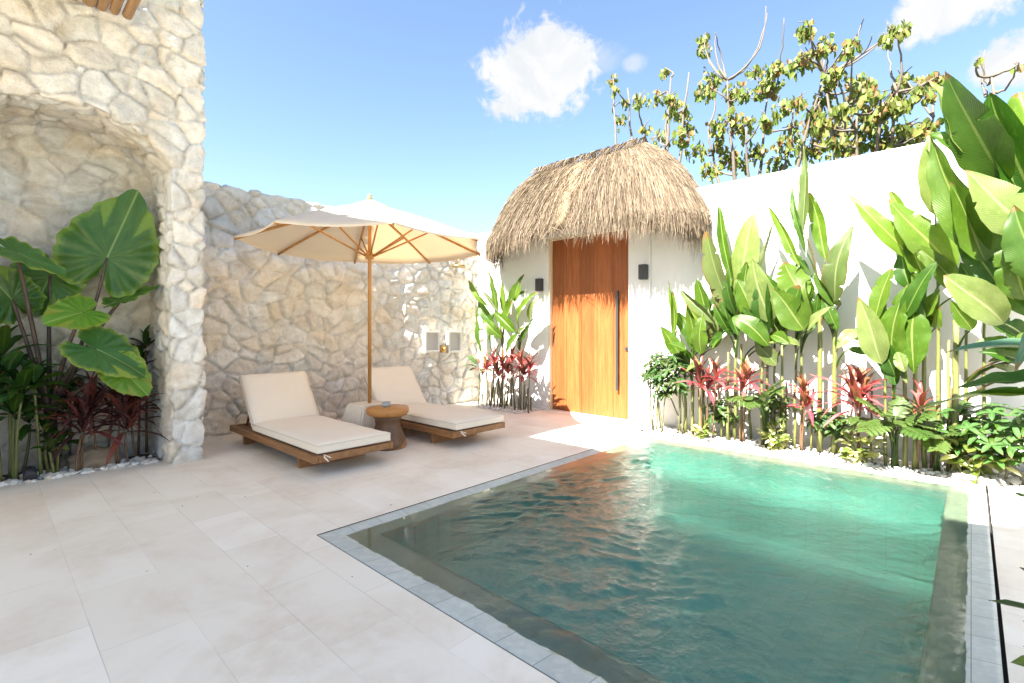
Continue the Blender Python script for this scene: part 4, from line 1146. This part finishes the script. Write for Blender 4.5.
banana('fan shaped banana clump with broad folded leaves, midway along the right half of the wall', 5.84, 902, [
    (909, 258, 849, 195, 20, -.12, -.2, L1, dict(fold=.35, bend=.08)), (954, 271, 888, 199, 34, -.15, -.25, L1, dict(fold=.25, bend=.03)), (907, 222, 890, 191, 11, -.05, -.05, L1), (902, 320, 941, 258, 20, -.2, -.3, D, dict(fold=.4)),
    (928, 282, 901, 232, 21, -.08, -.1, L1), (911, 290, 900, 248, 18, -.03, 0, D), (874, 322, 892, 268, 19, -.1, -.12, L1, dict(fold=.35)), (882, 364, 858, 296, 25, -.2, -.25, PL, dict(fold=.25, bend=.03)),
    (892, 366, 907, 284, 30, -.15, -.2, L1, dict(fold=.35)), (914, 312, 914, 374, 34, -.22, -.3, L1, dict(fold=.18, bend=.05)), (897, 352, 905, 372, 14, -.25, -.32, PL), (918, 330, 927, 280, 24, -.05, -.05, D),
    (900, 345, 886, 300, 20, 0, .02, D), (922, 318, 940, 290, 20, -.1, -.12, L1)],
    [(885, 366, .013, -.12), (893, 366, .012, -.1), (905, 345, .017, -.1), (915, 330, .018, -.12), (924, 330, .018, -.02)])
banana('largest banana clump at the right end of the wall, its top leaves reaching the clouds', 5.62, 965, [
    (1008, 182, 945, 70, 52, -.35, -.55, D, dict(fold=.22, bend=.06, n=(-.75, .65, .35), wav=.006, tears=1)), (1040, 215, 990, 92, 50, -.3, -.45, D, dict(fold=.3, bend=.05, n=(-.75, .55, .35), wav=.006)), (989, 168, 930, 81, 36, -.25, -.35, PL, dict(fold=.35, bend=.03)), (935, 215, 929, 132, 22, -.05, -.1, PL, dict(fold=.25)),
    (984, 262, 931, 134, 38, -.3, -.4, L1, dict(fold=.45, bend=.04)), (986, 262, 950, 182, 34, -.35, -.45, L1, dict(fold=.35)), (1032, 236, 965, 170, 44, -.5, -.6, PL, dict(fold=.25, bend=.08)),
    (1004, 324, 944, 275, 36, -.55, -.75, PL, dict(fold=.35, bend=.10)), (1000, 290, 962, 232, 26, -.3, -.3, D), (980, 300, 960, 262, 24, -.1, -.12, D), (1012, 262, 990, 190, 30, -.2, -.2, D), (1026, 300, 1000, 232, 36, -.4, -.45, L1),
    (1034, 180, 1018, 92, 44, -.2, -.2, L1), (1040, 282, 1014, 205, 40, -.55, -.6, D), (1050, 345, 1002, 342, 24, -.5, -.75, L1, dict(bend=.08)), (1044, 350, 984, 318, 30, -.1, -.2, D), (1040, 318, 982, 286, 28, .1, .05, L1), (1020, 360, 978, 352, 20, 0, -.1, D), (1050, 300, 1022, 240, 40, -.2, -.25, D), (972, 330, 950, 300, 18, -.1, -.2, L1), (1000, 250, 1030, 200, 34, -.2, -.3, L1)],
    [(938, 300, .016, .2), (956, 320, .024, .1), (948, 340, .012, .2), (966, 330, .013, .25), (984, 310, .013, .25), (1034, 300, .022, .1)])
banana('low banana plant at the right edge, leaves tinted shade blue over the pool corner', 3.35, 1140, [
    (1092, 350, 944, 353, 26, .05, -.05, BL, dict(bend=.04, fold=.5, n=(-.2, .3, 1), wav=.003, tears=0)), (1090, 384, 958, 388, 26, .15, .0, D, dict(bend=.05, fold=.4, n=(-.3, .2, 1))),
    (1080, 396, 913, 413, 24, .3, .1, L1, dict(bend=.08, fold=.35, n=(-.4, .2, 1))), (1080, 410, 965, 400, 20, .3, .2, D, dict(n=(-.3, .2, 1))), (1080, 300, 1016, 372, 30, .2, -.2, BL, dict(n=(-.3, .2, 1), bend=.1)), (1090, 510, 1013, 493, 14, .5, .6, L1, dict(n=(-.3, .3, 1)))],
    [(1140, 340, .03, 0), (1160, 360, .028, 0)], fill=0)

# red ti plants
RD = ['ti', 'tidark', 'tibrown']
ti_plant('pink and bronze ti plant in front of the low banana clump', [(708, 392, -.22), (716, 382, -.25), (700, 388, -.25)], 5.92, RD, .34, .052, 14)
ti_plant('crimson ti plant right of the torn banana stalk', [(747, 384, -.22), (742, 392, -.25)], 5.92, RD, .32, .055, 13)
ti_plant('narrow bronze red ti plant between slim banana canes', [(804, 396, -.2), (806, 410, -.22)], 5.90, ['ti', 'tibrown', 'tibrown'], .26, .045, 13)
ti_plant('bright pink ti plant in front of the thick green canes', [(853, 402, -.25), (858, 412, -.28), (862, 396, -.2)], 5.90, RD, .36, .052, 15)
ti_plant('small dark ti plant under the fan shaped banana clump', [(921, 412, -.25)], 5.86, ['tidark', 'ti', 'tidark'], .24, .04, 12)
# philodendrons
phil_plant('split leaf philodendron beside the crimson ti plant', 762, 400, 5.88, 10, .25, seed=3, dx=-.25)
phil_plant('split leaf philodendron between the pink ti plant and the dark canes', 893, 424, 5.86, 12, .27, seed=8, dx=-.30)
# shrubs
bushy('leafy_shrub', 'bushy green shrub on bare canes at the gatehouse end of the bed', 'shrub', 667, 376, 5.88, (.20, .34, .30), 640, .12, .036, ['shrub', 'shrub', 'shrubdk'], 8, 'shrubs in the bed', seed=4, dx=-.15, whorl=6)
bushy('leafy_shrub', 'dense shrub darkened for banana shade, low at the right end of the white wall', 'shrub', 1002, 432, 5.75, (.22, .45, .26), 420, .11, .040, ['shrubdk', 'shrubdk', 'bandark'], 7, 'shrubs in the bed', seed=6, dx=-.1, whorl=5)
bushy('leafy_shrub', 'thin leafy shrub between the torn and the broad leaved bananas', 'shrub', 778, 405, 5.90, (.12, .16, .20), 150, .09, .032, ['shrub', 'phil'], 5, 'shrubs in the bed', seed=9, dx=-.1, whorl=5)
bushy('leafy_shrub', 'small mid green shrub filling in below the pink and bronze ti plant', 'shrub', 722, 412, 5.92, (.12, .20, .16), 170, .11, .036, ['shrub', 'phil', 'shrubdk'], 4, 'shrubs in the bed', seed=31, dx=-.05, whorl=5)
bushy('leafy_shrub', 'loose green shrub at the foot of the thick green canes', 'shrub', 832, 424, 5.92, (.12, .18, .16), 150, .11, .038, ['shrub', 'phil', 'shrubdk'], 4, 'shrubs in the bed', seed=33, dx=-.05, whorl=5)
phil_plant('split leaf philodendron under the largest banana clump', 936, 430, 5.85, 10, .26, seed=18, dx=-.15)
GC = 'pale leafy plants edging the pool bed'
bushy('pale_leaf_plant', 'small cream leaved plant at the foot of the pink and bronze ti plant', 'leafy plant', 702, 432, 5.72, (.07, .09, .08), 42, .085, .05, ['ground_cover', 'ground_cover', 'lime'], 3, GC, 'cane', 11)
bushy('pale_leaf_plant', 'round cream leaved plant below the beside crimson ti philodendron'.replace('beside crimson ti ', ''), 'leafy plant', 776, 437, 5.68, (.08, .12, .13), 85, .085, .052, ['ground_cover', 'ground_cover', 'lime'], 4, GC, 'cane', 12)
bushy('pale_leaf_plant', 'cream leaved plant at the foot of the bright pink ti plant', 'leafy plant', 859, 448, 5.68, (.08, .14, .13), 80, .095, .055, ['ground_cover', 'ground_cover', 'lime'], 4, GC, 'cane', 13)
bushy('pale_leaf_plant', 'wide lime green leafy plant above the grey river stones', 'leafy plant', 976, 455, 5.66, (.10, .20, .14), 95, .13, .085, ['lime', 'lime', 'ground_cover'], 4, GC, 'cane', 14)
# near leaf at the right edge of the deck
bushy('leafy_shrub', 'bright green leafy plant poking in at the right edge of the deck', 'shrub', 1150, 664, 2.25, (.10, .10, .10), 30, .22, .06, ['lime', 'shrub'], 3, 'shrubs in the bed', seed=16)
# bare canes standing between the clumps
r9 = random.Random(31)
def cane_row(label, xs, X, ytop, mat, rad=(.008, .014), group='rows of bare canes'):
    t = empty('cane_cluster', ground_pt(sum(xs) / len(xs), X), label, 'canes', group)
    for x in xs:
        dx = r9.uniform(-.14, .06); b = ground_pt(x + r9.uniform(-2, 2), X + dx); tp = at(x + r9.uniform(-3, 3), ytop + r9.uniform(-14, 14), X=X + dx)
        bm = bmesh.new(); rr = r9.uniform(*rad); n = 6
        tube(bm, [b.lerp(tp, i / n) + Vector((r9.uniform(-1, 1), r9.uniform(-1, 1), 0)) * .004 for i in range(n + 1)], [rr * (1 + (.12 if i % 2 else 0)) for i in range(n + 1)], 8)
        build('cane', bm, M[mat], t, world=True)
cane_row('bare yellow green canes below the low banana clump', [658, 681, 692, 705, 720], 5.95, 392, 'cane')
cane_row('bare green canes behind the philodendron beside the crimson ti plant', [750, 771, 787, 811], 5.95, 392, 'cane')
cane_row('sparse brown and green canes under the largest banana clump', [872, 932, 949, 962], 5.95, 400, 'canered')

# ------------------------------------------------------------------ corner bed left of the door
banana('bright banana clump in the stone corner left of the door', 5.80, 506, [
    (497, 314, 488, 266, 14, -.05, -.08, L1, dict(fold=.3)), (488, 306, 469, 280, 9, -.1, -.2, L1), (506, 307, 524, 274, 11, 0, .02, D), (517, 322, 538, 291, 11, -.05, -.1, L1), (508, 316, 502, 281, 14, .02, .02, L1),
    (516, 333, 494, 312, 13, -.15, -.2, L1, dict(bend=.1)), (502, 338, 483, 320, 12, -.15, -.25, L1), (507, 356, 518, 334, 12, -.15, -.2, L1), (481, 352, 479, 300, 9, .05, .05, D), (531, 324, 538, 298, 10, -.05, -.08, PL), (515, 302, 519, 282, 12, 0, 0, L1),
    (500, 330, 512, 300, 14, -.08, -.1, L1), (494, 326, 478, 300, 11, .03, 0, D), (520, 340, 534, 318, 11, -.05, -.1, D)],
    [(494, 350, .014, .05), (502, 348, .015, 0), (511, 352, .014, .05), (520, 350, .013, .03), (487, 352, .012, .06)], group=None, cane_mat='canegrey', fill=6)
ti_plant('massed pink ti plant with many grey canes left of the door', [(486, 372, -.05), (494, 366, -.1), (503, 370, -.15), (512, 364, -.12), (521, 368, -.1), (530, 372, -.08), (508, 376, -.2), (498, 378, -.18), (524, 378, -.15)], 5.74, RD, .30, .052, 14, group=None, canemat='canegrey')
cane_row('dense grey canes under the pink ti plant left of the door', [483, 488, 492, 497, 501, 506, 509, 514, 518, 523, 527, 532], 5.80, 385, 'canegrey', (.010, .017), None)
bushy('leafy_shrub', 'few dark broad leaves beside the shower corner', 'shrub', 479, 368, 5.75, (.06, .10, .10), 10, .20, .09, ['bandark', 'shrubdk'], 3, None, 'canegrey', 23)

# ------------------------------------------------------------------ alcove bed: elephant ears, broad leaves, purple ti plants
AY = 6.0
def atY(px, py, Y): return at(px, py, Y=Y)
g = atY(52, 462, AY); g = Vector((g.x, AY, 0))
ee = empty('elephant_ear', g, 'giant dark elephant ear plant in the arched stone alcove', 'elephant ear')
bm = bmesh.new(); c0 = atY(50, 405, AY); tube(bm, [g, g.lerp(c0, .5), c0], [.055, .05, .042], 12); build('stalk', bm, M['petiole'], ee, world=True)
def ear(bx, by, Yb, tx, ty, Yt, nrm, mat, stalk_mid, W=.8, cup=.1, droop=.1, thick=.017, k=1.0):
    B = atY(bx, by, Yb); T = atY(tx, ty, Yt); L = (T - B).length / .78 * k
    bm, uv = newbm(); heart(bm, uv, B, T - B, nrm, L, W, cup, droop=droop)
    lf = build('leaf', bm, M[mat], ee, world=True)
    bm = bmesh.new(); mid = atY(*stalk_mid)
    tube(bm, bez(c0 - Vector((0, 0, .1)), mid, B, 14), [thick * (1.25 - .6 * i / 13) for i in range(14)], 9)
    o = build('stalk', bm, M['petiole'], ee, world=True)
ear(107, 258, 5.95, 138, 192, 5.88, (-.25, -1, .18), 'aloc', (92, 330, 6.0), .76, .10, .03)
ear(16, 252, 5.72, 71, 275, 5.62, (.1, -.55, .9), 'alocmid', (28, 300, 5.9), .62, .12, .12)
ear(50, 276, 6.15, 30, 318, 6.12, (-.1, -1, .35), 'aloc', (48, 330, 6.1), .9, .1, .05, k=1.0)
ear(84, 312, 5.72, 42, 322, 5.60, (-.1, -.85, .6), 'aloclit', (66, 340, 5.85), .85, .10, .10)
ear(122, 299, 5.85, 160, 284, 5.80, (0, -.35, 1), 'aloc', (88, 338, 5.95), .7, .12, .08, thick=.02)
ear(96, 349, 5.66, 150, 372, 5.50, (.1, -.8, .75), 'alocmid', (72, 350, 5.85), .8, .10, .22)
ear(122, 370, 5.62, 150, 396, 5.54, (-.2, -.9, .5), 'aloclit', (84, 380, 5.85), .75, .1, .1)
ear(12, 300, 5.95, -22, 262, 5.85, (.2, -1, .3), 'aloc', (30, 350, 6.0), .85, .1, .05)

def broad(label, heads, Y, mats, L, w, n, seed, group, name='broad_leaf_plant', ups=(-.2, 1.1), cat='leafy plant', canemat='canegrey', prof=prof_oval, rad=.011):
    r = random.Random(seed); hx = sum(h[0] for h in heads) / len(heads); b = atY(hx, 470, Y)
    t = empty(name, Vector((b.x, Y, 0)), label, cat, group)
    for (px, py, dy) in heads:
        c = atY(px, py, Y + dy); gg = Vector((c.x + r.uniform(-.05, .05), Y + dy + r.uniform(-.02, .05), 0))
        bm = bmesh.new(); tube(bm, bez(gg, gg.lerp(c, .5) + Vector((r.uniform(-.03, .03), 0, 0)), c, 8), [rad * (1.2 - .05 * i) for i in range(8)], 8); build('stem', bm, M[canemat], t, world=True)
        bm, uv = newbm(); rosette(bm, uv, c, n, L * r.uniform(.85, 1.15), w, r, lambda i, n_: r.randrange(len(mats)), ups, prof=prof); build('leaves', bm, [M[m] for m in mats], t, world=True)
    return t
AG = 'broad green plants in the alcove'
broad('green broad leaved plant on pale canes at the left edge of the alcove', [(8, 382, -.05), (22, 396, -.15), (14, 418, -.12), (34, 388, -.1), (-8, 400, -.1), (2, 360, .05)], 5.95, ['shrubdk', 'bandark', 'shrubdk'], .32, .11, 9, 5, AG, canemat='cane')
broad('low bright leaved plant beside the little garden spotlight', [(50, 452, -.20), (46, 436, -.12), (60, 446, -.14)], 5.98, ['lime', 'shrub', 'bandark'], .17, .075, 7, 6, AG, canemat='cane')
broad('dark leafy plant filling the gap under the elephant ears', [(46, 405, .05), (64, 412, 0), (70, 396, .1), (30, 425, .0)], 6.02, ['shrubdk', 'bandark'], .27, .09, 8, 7, AG)
PU = 'purple ti plants in the alcove'
PM = ['tipurple', 'tipurple', 'tidark']
broad('purple ti plant with a reddish heart on slim bare canes', [(86, 424, -.22), (92, 412, -.12), (82, 434, -.22)], 5.98, PM, .40, .045, 22, 8, PU, 'ti_plant', (-.35, 1.35), 'ti plant', 'canered', prof_lance, .009)
broad('purple ti plant closest to the stone pillar', [(120, 420, -.15), (112, 400, 0), (126, 432, -.18), (132, 412, -.05)], 5.98, PM, .42, .045, 22, 9, PU, 'ti_plant', (-.35, 1.35), 'ti plant', 'canered', prof_lance, .009)
broad('tall dark leaved plant against the back corner of the alcove', [(146, 350, .15), (140, 372, .12)], 6.05, ['tipurple', 'bandark', 'tipurple'], .25, .07, 8, 10, None, canemat='canered', ups=(.2, 1.3))

# ------------------------------------------------------------------ trees beyond the wall
def tree(label, X, px0, clumps, seed, twigs=(), leafn=34, lsz=.17):
    r = random.Random(seed); b = at(px0, 331, X=X); g = Vector((X, b.y, -.05))
    t = empty('tree', g, label, 'tree', 'sparse trees beyond the white wall')
    bmw = bmesh.new(); bml = bmesh.new(); V = []; Fc = []; C = []
    fork = g + Vector((r.uniform(-.2, .2), r.uniform(-.2, .2), 2.3))
    tube(bmw, [g, g.lerp(fork, .5) + Vector((.05, .05, 0)), fork], [.13, .11, .09], 10)
    stems = []
    for i in range(6):
        q = min(len(clumps) - 1, int((i + .5) / 6 * len(clumps))); cx = sorted(c[0] for c in clumps)[q]
        e = at(cx + r.uniform(-8, 8), 95 + r.uniform(-25, 35), X=X + r.uniform(-.5, .5))
        pts = bez(fork, fork + Vector((r.uniform(-.3, .3), (e.y - fork.y) * .75, (e.z - fork.z) * .45)), e, 12)
        pts = [p + Vector((r.uniform(-1, 1), r.uniform(-1, 1), r.uniform(-1, 1))) * (.025 if 0 < j < 11 else 0) for j, p in enumerate(pts)]
        tube(bmw, pts, [.045 * (1 - j / 13) + .006 for j in range(12)], 7); stems.append(pts)
    tones = [(.13, .175, .03), (.17, .20, .045), (.09, .14, .025), (.19, .195, .055), (.17, .10, .035), (.20, .17, .06), (.12, .17, .035), (.15, .185, .04), (.10, .15, .03)]
    def leaf(q, o, l, w):
        a = o.normalized(); s = a.cross(Vector((r.uniform(-1, 1), r.uniform(-1, 1), r.uniform(0, 1)))); s = s.normalized(); n_ = s.cross(a)
        k = len(V); cc = tones[r.randrange(len(tones))]; tt = r.uniform(.75, 1.25); c4 = (cc[0] * tt, cc[1] * tt, cc[2] * tt, 1)
        up = n_ * w * .22
        for p in (q, q + a * l * .3 + s * w * .42 + up, q + a * l * .68 + s * w * .48 + up * .9, q + a * l - n_ * l * .12, q + a * l * .68 - s * w * .48 + up * .9, q + a * l * .3 - s * w * .42 + up, q + a * l * .36, q + a * l * .7 - n_ * l * .02):
            V.append(tuple(p - g)); C.append(c4)
        for f in ((0, 1, 6), (1, 2, 7, 6), (2, 3, 7), (3, 4, 7), (4, 5, 6, 7), (5, 0, 6)): Fc.append(tuple(k + i for i in f))
    for (cx, cy, rp) in clumps:
        c = at(cx, cy, X=X + r.uniform(-.9, .9)); R_ = world_w(rp, c)
        near = min((p for s in stems for p in s[3:]), key=lambda p: (p - c).length + (2 if p.z > c.z else 0))
        mid = near.lerp(c, .5) + Vector((r.uniform(-.2, .2), r.uniform(-.2, .2), -.12 * (c - near).length))
        pts = bez(near, mid, c + Vector((0, 0, R_ * .5)), 9)
        tube(bmw, [p + Vector((r.uniform(-1, 1), r.uniform(-1, 1), r.uniform(-1, 1))) * (.010 if 0 < j < 8 else 0) for j, p in enumerate(pts)], [.016 * (1 - j / 10) + .004 for j in range(9)], 6)
        for k in range(int(leafn * max(.35, (rp / 11) ** 1.5))):
            d = Vector((r.gauss(0, 1), r.gauss(0, 1), r.gauss(0, .9))); d = d.normalized() * R_ * r.random() ** .5
            leaf(c + d, Vector((d.x * .5 + r.uniform(-.4, .4), d.y * .5 + r.uniform(-.4, .4), -.55 - r.random() * .8)), lsz * r.uniform(.6, 1.2), lsz * r.uniform(.5, .8))
        # twiglets
        for k in range(3):
            tube(bmw, bez(c, c + Vector((r.uniform(-1, 1), r.uniform(-1, 1), r.uniform(-.2, .8))) * R_ * .6, c + Vector((r.uniform(-1, 1), r.uniform(-1, 1), r.uniform(-.6, 1))) * R_, 5), .007, 5)
    for (x0, y0, x1, y1) in twigs:
        a = at(x0, y0, X=X + r.uniform(-.4, .4)); b_ = at(x1, y1, X=X + r.uniform(-.4, .4))
        near = min((p for s in stems for p in s[2:]), key=lambda p: (p - a).length)
        pts = bez(near, a, b_, 12); pts = [p + Vector((r.uniform(-1, 1), r.uniform(-1, 1), r.uniform(-1, 1))) * (.012 if 0 < j < 11 else 0) for j, p in enumerate(pts)]
        tube(bmw, pts, [.016 * (1 - j / 13) + .004 for j in range(12)], 6)
    build('trunk', bmw, M['bark'], t, True, world=True)
    me = bpy.data.meshes.new('crown'); me.from_pydata(V, [], Fc); ca = me.color_attributes.new('tint', 'FLOAT_COLOR', 'POINT'); ca.data.foreach_set('color', np.array(C, np.float32).reshape(-1))
    link_mesh('crown', me, M['tleaf'], t)
    return t
def cz(L): return [(580 + x / 2.306, y / 2.306, rr) for (x, y, rr) in L]
tree('sparse young tree with yellow green leaves just behind the thatched roof', 8.6, 668, cz([(75, 180, 6), (82, 205, 6), (92, 275, 8), (105, 235, 6), (140, 230, 9), (195, 163, 6), (180, 225, 9), (185, 320, 11), (150, 295, 7), (220, 245, 13), (205, 225, 8), (250, 290, 9), (235, 310, 10), (240, 265, 7)]), 3,
     [(120, 60, 132, 40)] and [], 40, .125)
tree('wide pale branched tree with drooping leaf clusters in the middle', 9.2, 752, cz([(285, 88, 7), (285, 112, 7), (300, 185, 14), (290, 210, 11), (318, 285, 12), (358, 208, 12), (375, 215, 9), (440, 175, 15), (435, 205, 12), (400, 165, 8), (455, 150, 9), (415, 205, 8), (525, 62, 9), (515, 75, 7), (510, 138, 13), (525, 130, 9), (570, 100, 10), (555, 110, 7), (560, 222, 10), (500, 235, 9), (470, 245, 12), (430, 275, 10), (380, 292, 12), (400, 345, 12), (345, 360, 12), (270, 345, 12), (320, 330, 10), (480, 330, 13), (500, 300, 12), (300, 390, 11), (370, 380, 9), (455, 375, 11), (540, 260, 9), (350, 265, 9)]), 5,
     [(780 - 22, 70, 767, 5 + 8), (768, 60, 766, 6), (785, 58, 784, 18), (724, 70, 715, 32), (712, 60, 716, 34)], 40, .13)
tree('leafy tree reaching highest behind the long white wall', 9.0, 848, cz([(585, 165, 11), (580, 185, 9), (625, 100, 9), (620, 115, 6), (655, 200, 13), (640, 190, 10), (665, 215, 9), (725, 70, 10), (715, 85, 9), (745, 65, 7), (735, 212, 14), (740, 240, 11), (745, 180, 9), (800, 185, 11), (795, 210, 10), (820, 180, 9), (705, 245, 11), (680, 270, 13), (600, 290, 12), (560, 330, 13), (720, 310, 12), (760, 300, 14), (800, 292, 12), (640, 320, 14), (600, 330, 12), (690, 320, 12), (560, 280, 11), (635, 250, 12), (600, 250, 9), (660, 285, 12), (775, 330, 11), (530, 345, 12), (545, 300, 10), (740, 330, 11)]), 7,
     [(858, 40, 864, 18), (868, 60, 872, 34), (853, 62, 861, 25), (890, 70, 888, 50)], 40, .13)
tree('nearly bare twiggy tree behind the largest banana clump', 9.4, 1012, [(965, 118, 4), (1018, 66, 4), (1006, 110, 4), (978, 60, 3), (1022, 130, 5), (996, 130, 4), (1040, 90, 5), (985, 140, 5)], 9,
     [(978, 110, 985, 50), (988, 100, 981, 60), (1000, 120, 972, 95), (1004, 130, 1022, 100), (1010, 96, 1019, 62), (1016, 118, 1040, 80), (990, 128, 966, 118), (1010, 140, 1024, 124), (995, 110, 985, 88)], 12, .12)
# far low greenery keeps the skyline behind the house and courtyard plausible
# ------------------------------------------------------------------ light
SUN = Vector((-0.86, 0.0, 1.0)).normalized()            # towards the sun
EL = math.asin(SUN.z)
ld = bpy.data.lights.new('sun', 'SUN'); ld.energy = 4.0; ld.angle = R(0.5); ld.color = (1.0, 0.93, 0.82)
lo = bpy.data.objects.new('sun', ld); COL.objects.link(lo); lo.rotation_euler = (-SUN).to_track_quat('-Z', 'Y').to_euler(); lo.location = (-10, 0, 12)

EXPO = 3.0
w = bpy.data.worlds.new('World'); scene.world = w; w.use_nodes = True
nt = w.node_tree; bg = nt.nodes['Background']; wo = nt.nodes['World Output']
sky = nt.nodes.new('ShaderNodeTexSky'); sky.sky_type = 'NISHITA'; sky.sun_disc = False
sky.sun_elevation = EL; sky.sun_rotation = R(270); sky.air_density = 1.0; sky.dust_density = 0.8; sky.ozone_density = 1.6
SKY_S = 0.075
bg.inputs['Strength'].default_value = SKY_S
tcn = nt.nodes.new('ShaderNodeTexCoord')
def wn(typ, **kw):
    n_ = nt.nodes.new(typ)
    for k_, v_ in kw.items(): setattr(n_, k_, v_)
    return n_
def wm(op, a, b=0.0, clamp=False):
    n_ = wn('ShaderNodeMath', operation=op, use_clamp=clamp)
    for i, v in enumerate((a, b)):
        if isinstance(v, (int, float)): n_.inputs[i].default_value = v
        else: nt.links.new(v, n_.inputs[i])
    return n_.outputs[0]
def wdot(vec):
    n_ = wn('ShaderNodeVectorMath', operation='DOT_PRODUCT'); nt.links.new(tcn.outputs['Generated'], n_.inputs[0]); n_.inputs[1].default_value = vec; return n_.outputs['Value']
def wnoise(scale, detail=7, rough=.6, dist=.4):
    n_ = wn('ShaderNodeTexNoise'); n_.inputs['Scale'].default_value = scale; n_.inputs['Detail'].default_value = detail; n_.inputs['Roughness'].default_value = rough; n_.inputs['Distortion'].default_value = dist
    nt.links.new(tcn.outputs['Generated'], n_.inputs['Vector']); return n_.outputs['Fac']
nz = wnoise(11.0); nf = wnoise(34.0, 6)
mask = None
def blob(px, py, rx, ry, soft=1.0, dens=1.0, rot=0.0):
    """a cloud in the direction of a photo pixel; radii in pixels"""
    global mask
    d = ray(px, py).normalized(); rt = d.cross(Vector((0, 0, 1))).normalized(); up = rt.cross(d)
    rt, up = rt * math.cos(rot) + up * math.sin(rot), up * math.cos(rot) - rt * math.sin(rot)
    sc = 1.0 / ((ray(px, py).length) * F_PX)
    f = wdot(d); x = wm('DIVIDE', wdot(rt), f); y = wm('DIVIDE', wdot(up), f)
    e = wm('ADD', wm('POWER', wm('ABSOLUTE', wm('DIVIDE', x, rx * sc)), 2.0), wm('POWER', wm('ABSOLUTE', wm('DIVIDE', y, ry * sc)), 2.0))
    v = wm('SUBTRACT', 1.0, wm('SQRT', e))
    v = wm('ADD', v, wm('ADD', wm('MULTIPLY', wm('SUBTRACT', nz, .5), 1.45), wm('MULTIPLY', wm('SUBTRACT', nf, .5), .9)))
    mr = wn('ShaderNodeMapRange', interpolation_type='SMOOTHSTEP'); nt.links.new(v, mr.inputs[0]); mr.inputs[1].default_value = .05; mr.inputs[2].default_value = .05 + .5 * soft; mr.inputs[4].default_value = dens
    front = wm('GREATER_THAN', f, 0.2)
    v = wm('MULTIPLY', mr.outputs[0], front)
    mask = v if mask is None else wm('MAXIMUM', mask, v)
blob(537, 72, 72, 54, .65, 1.0, .2)
blob(604, 60, 34, 18, 1.6, .4)
blob(632, 64, 18, 12, 1.2, .55)
blob(955, 4, 66, 36, .7, 1.0)
blob(1025, 62, 50, 34, .8, 1.0)
blob(120, -160, 190, 70, 1.3, .9); blob(700, -260, 220, 80, 1.4, .9)
mx = wn('ShaderNodeMix', data_type='RGBA'); nt.links.new(mask, mx.inputs[0]); hz_ = wn('ShaderNodeMix', data_type='RGBA', blend_type='MULTIPLY'); hz_.inputs[0].default_value = 1.0; nt.links.new(sky.outputs[0], hz_.inputs[6]); hz_.inputs[7].default_value = (.57, .575, .575, 1); nt.links.new(hz_.outputs[2], mx.inputs[6])
cb = 1.02 / (2 ** EXPO) / SKY_S
cr = wn('ShaderNodeMix', data_type='RGBA'); mrc = wn('ShaderNodeMapRange', interpolation_type='SMOOTHSTEP'); nt.links.new(wnoise(7.0, 5, .6, .8), mrc.inputs[0]); mrc.inputs[1].default_value = .36; mrc.inputs[2].default_value = .58
nt.links.new(mrc.outputs[0], cr.inputs[0]); cr.inputs[6].default_value = (cb * .86, cb * .90, cb * .94, 1); cr.inputs[7].default_value = (cb, cb, cb, 1); nt.links.new(cr.outputs[2], mx.inputs[7])
nt.links.new(mx.outputs[2], bg.inputs['Color'])

vs = scene.view_settings
vs.view_transform = 'Standard'; vs.look = 'None'; vs.gamma = 1.0; vs.use_curve_mapping = False; vs.exposure = EXPO
scene.cycles.use_denoising = True
scene.cycles.max_bounces = 10; scene.cycles.diffuse_bounces = 5; scene.cycles.glossy_bounces = 4; scene.cycles.transmission_bounces = 6; scene.cycles.transparent_max_bounces = 10
scene.cycles.sample_clamp_indirect = 6.0
scene.cycles.caustics_reflective = False; scene.cycles.caustics_refractive = True; scene.cycles.blur_glossy = 0.6
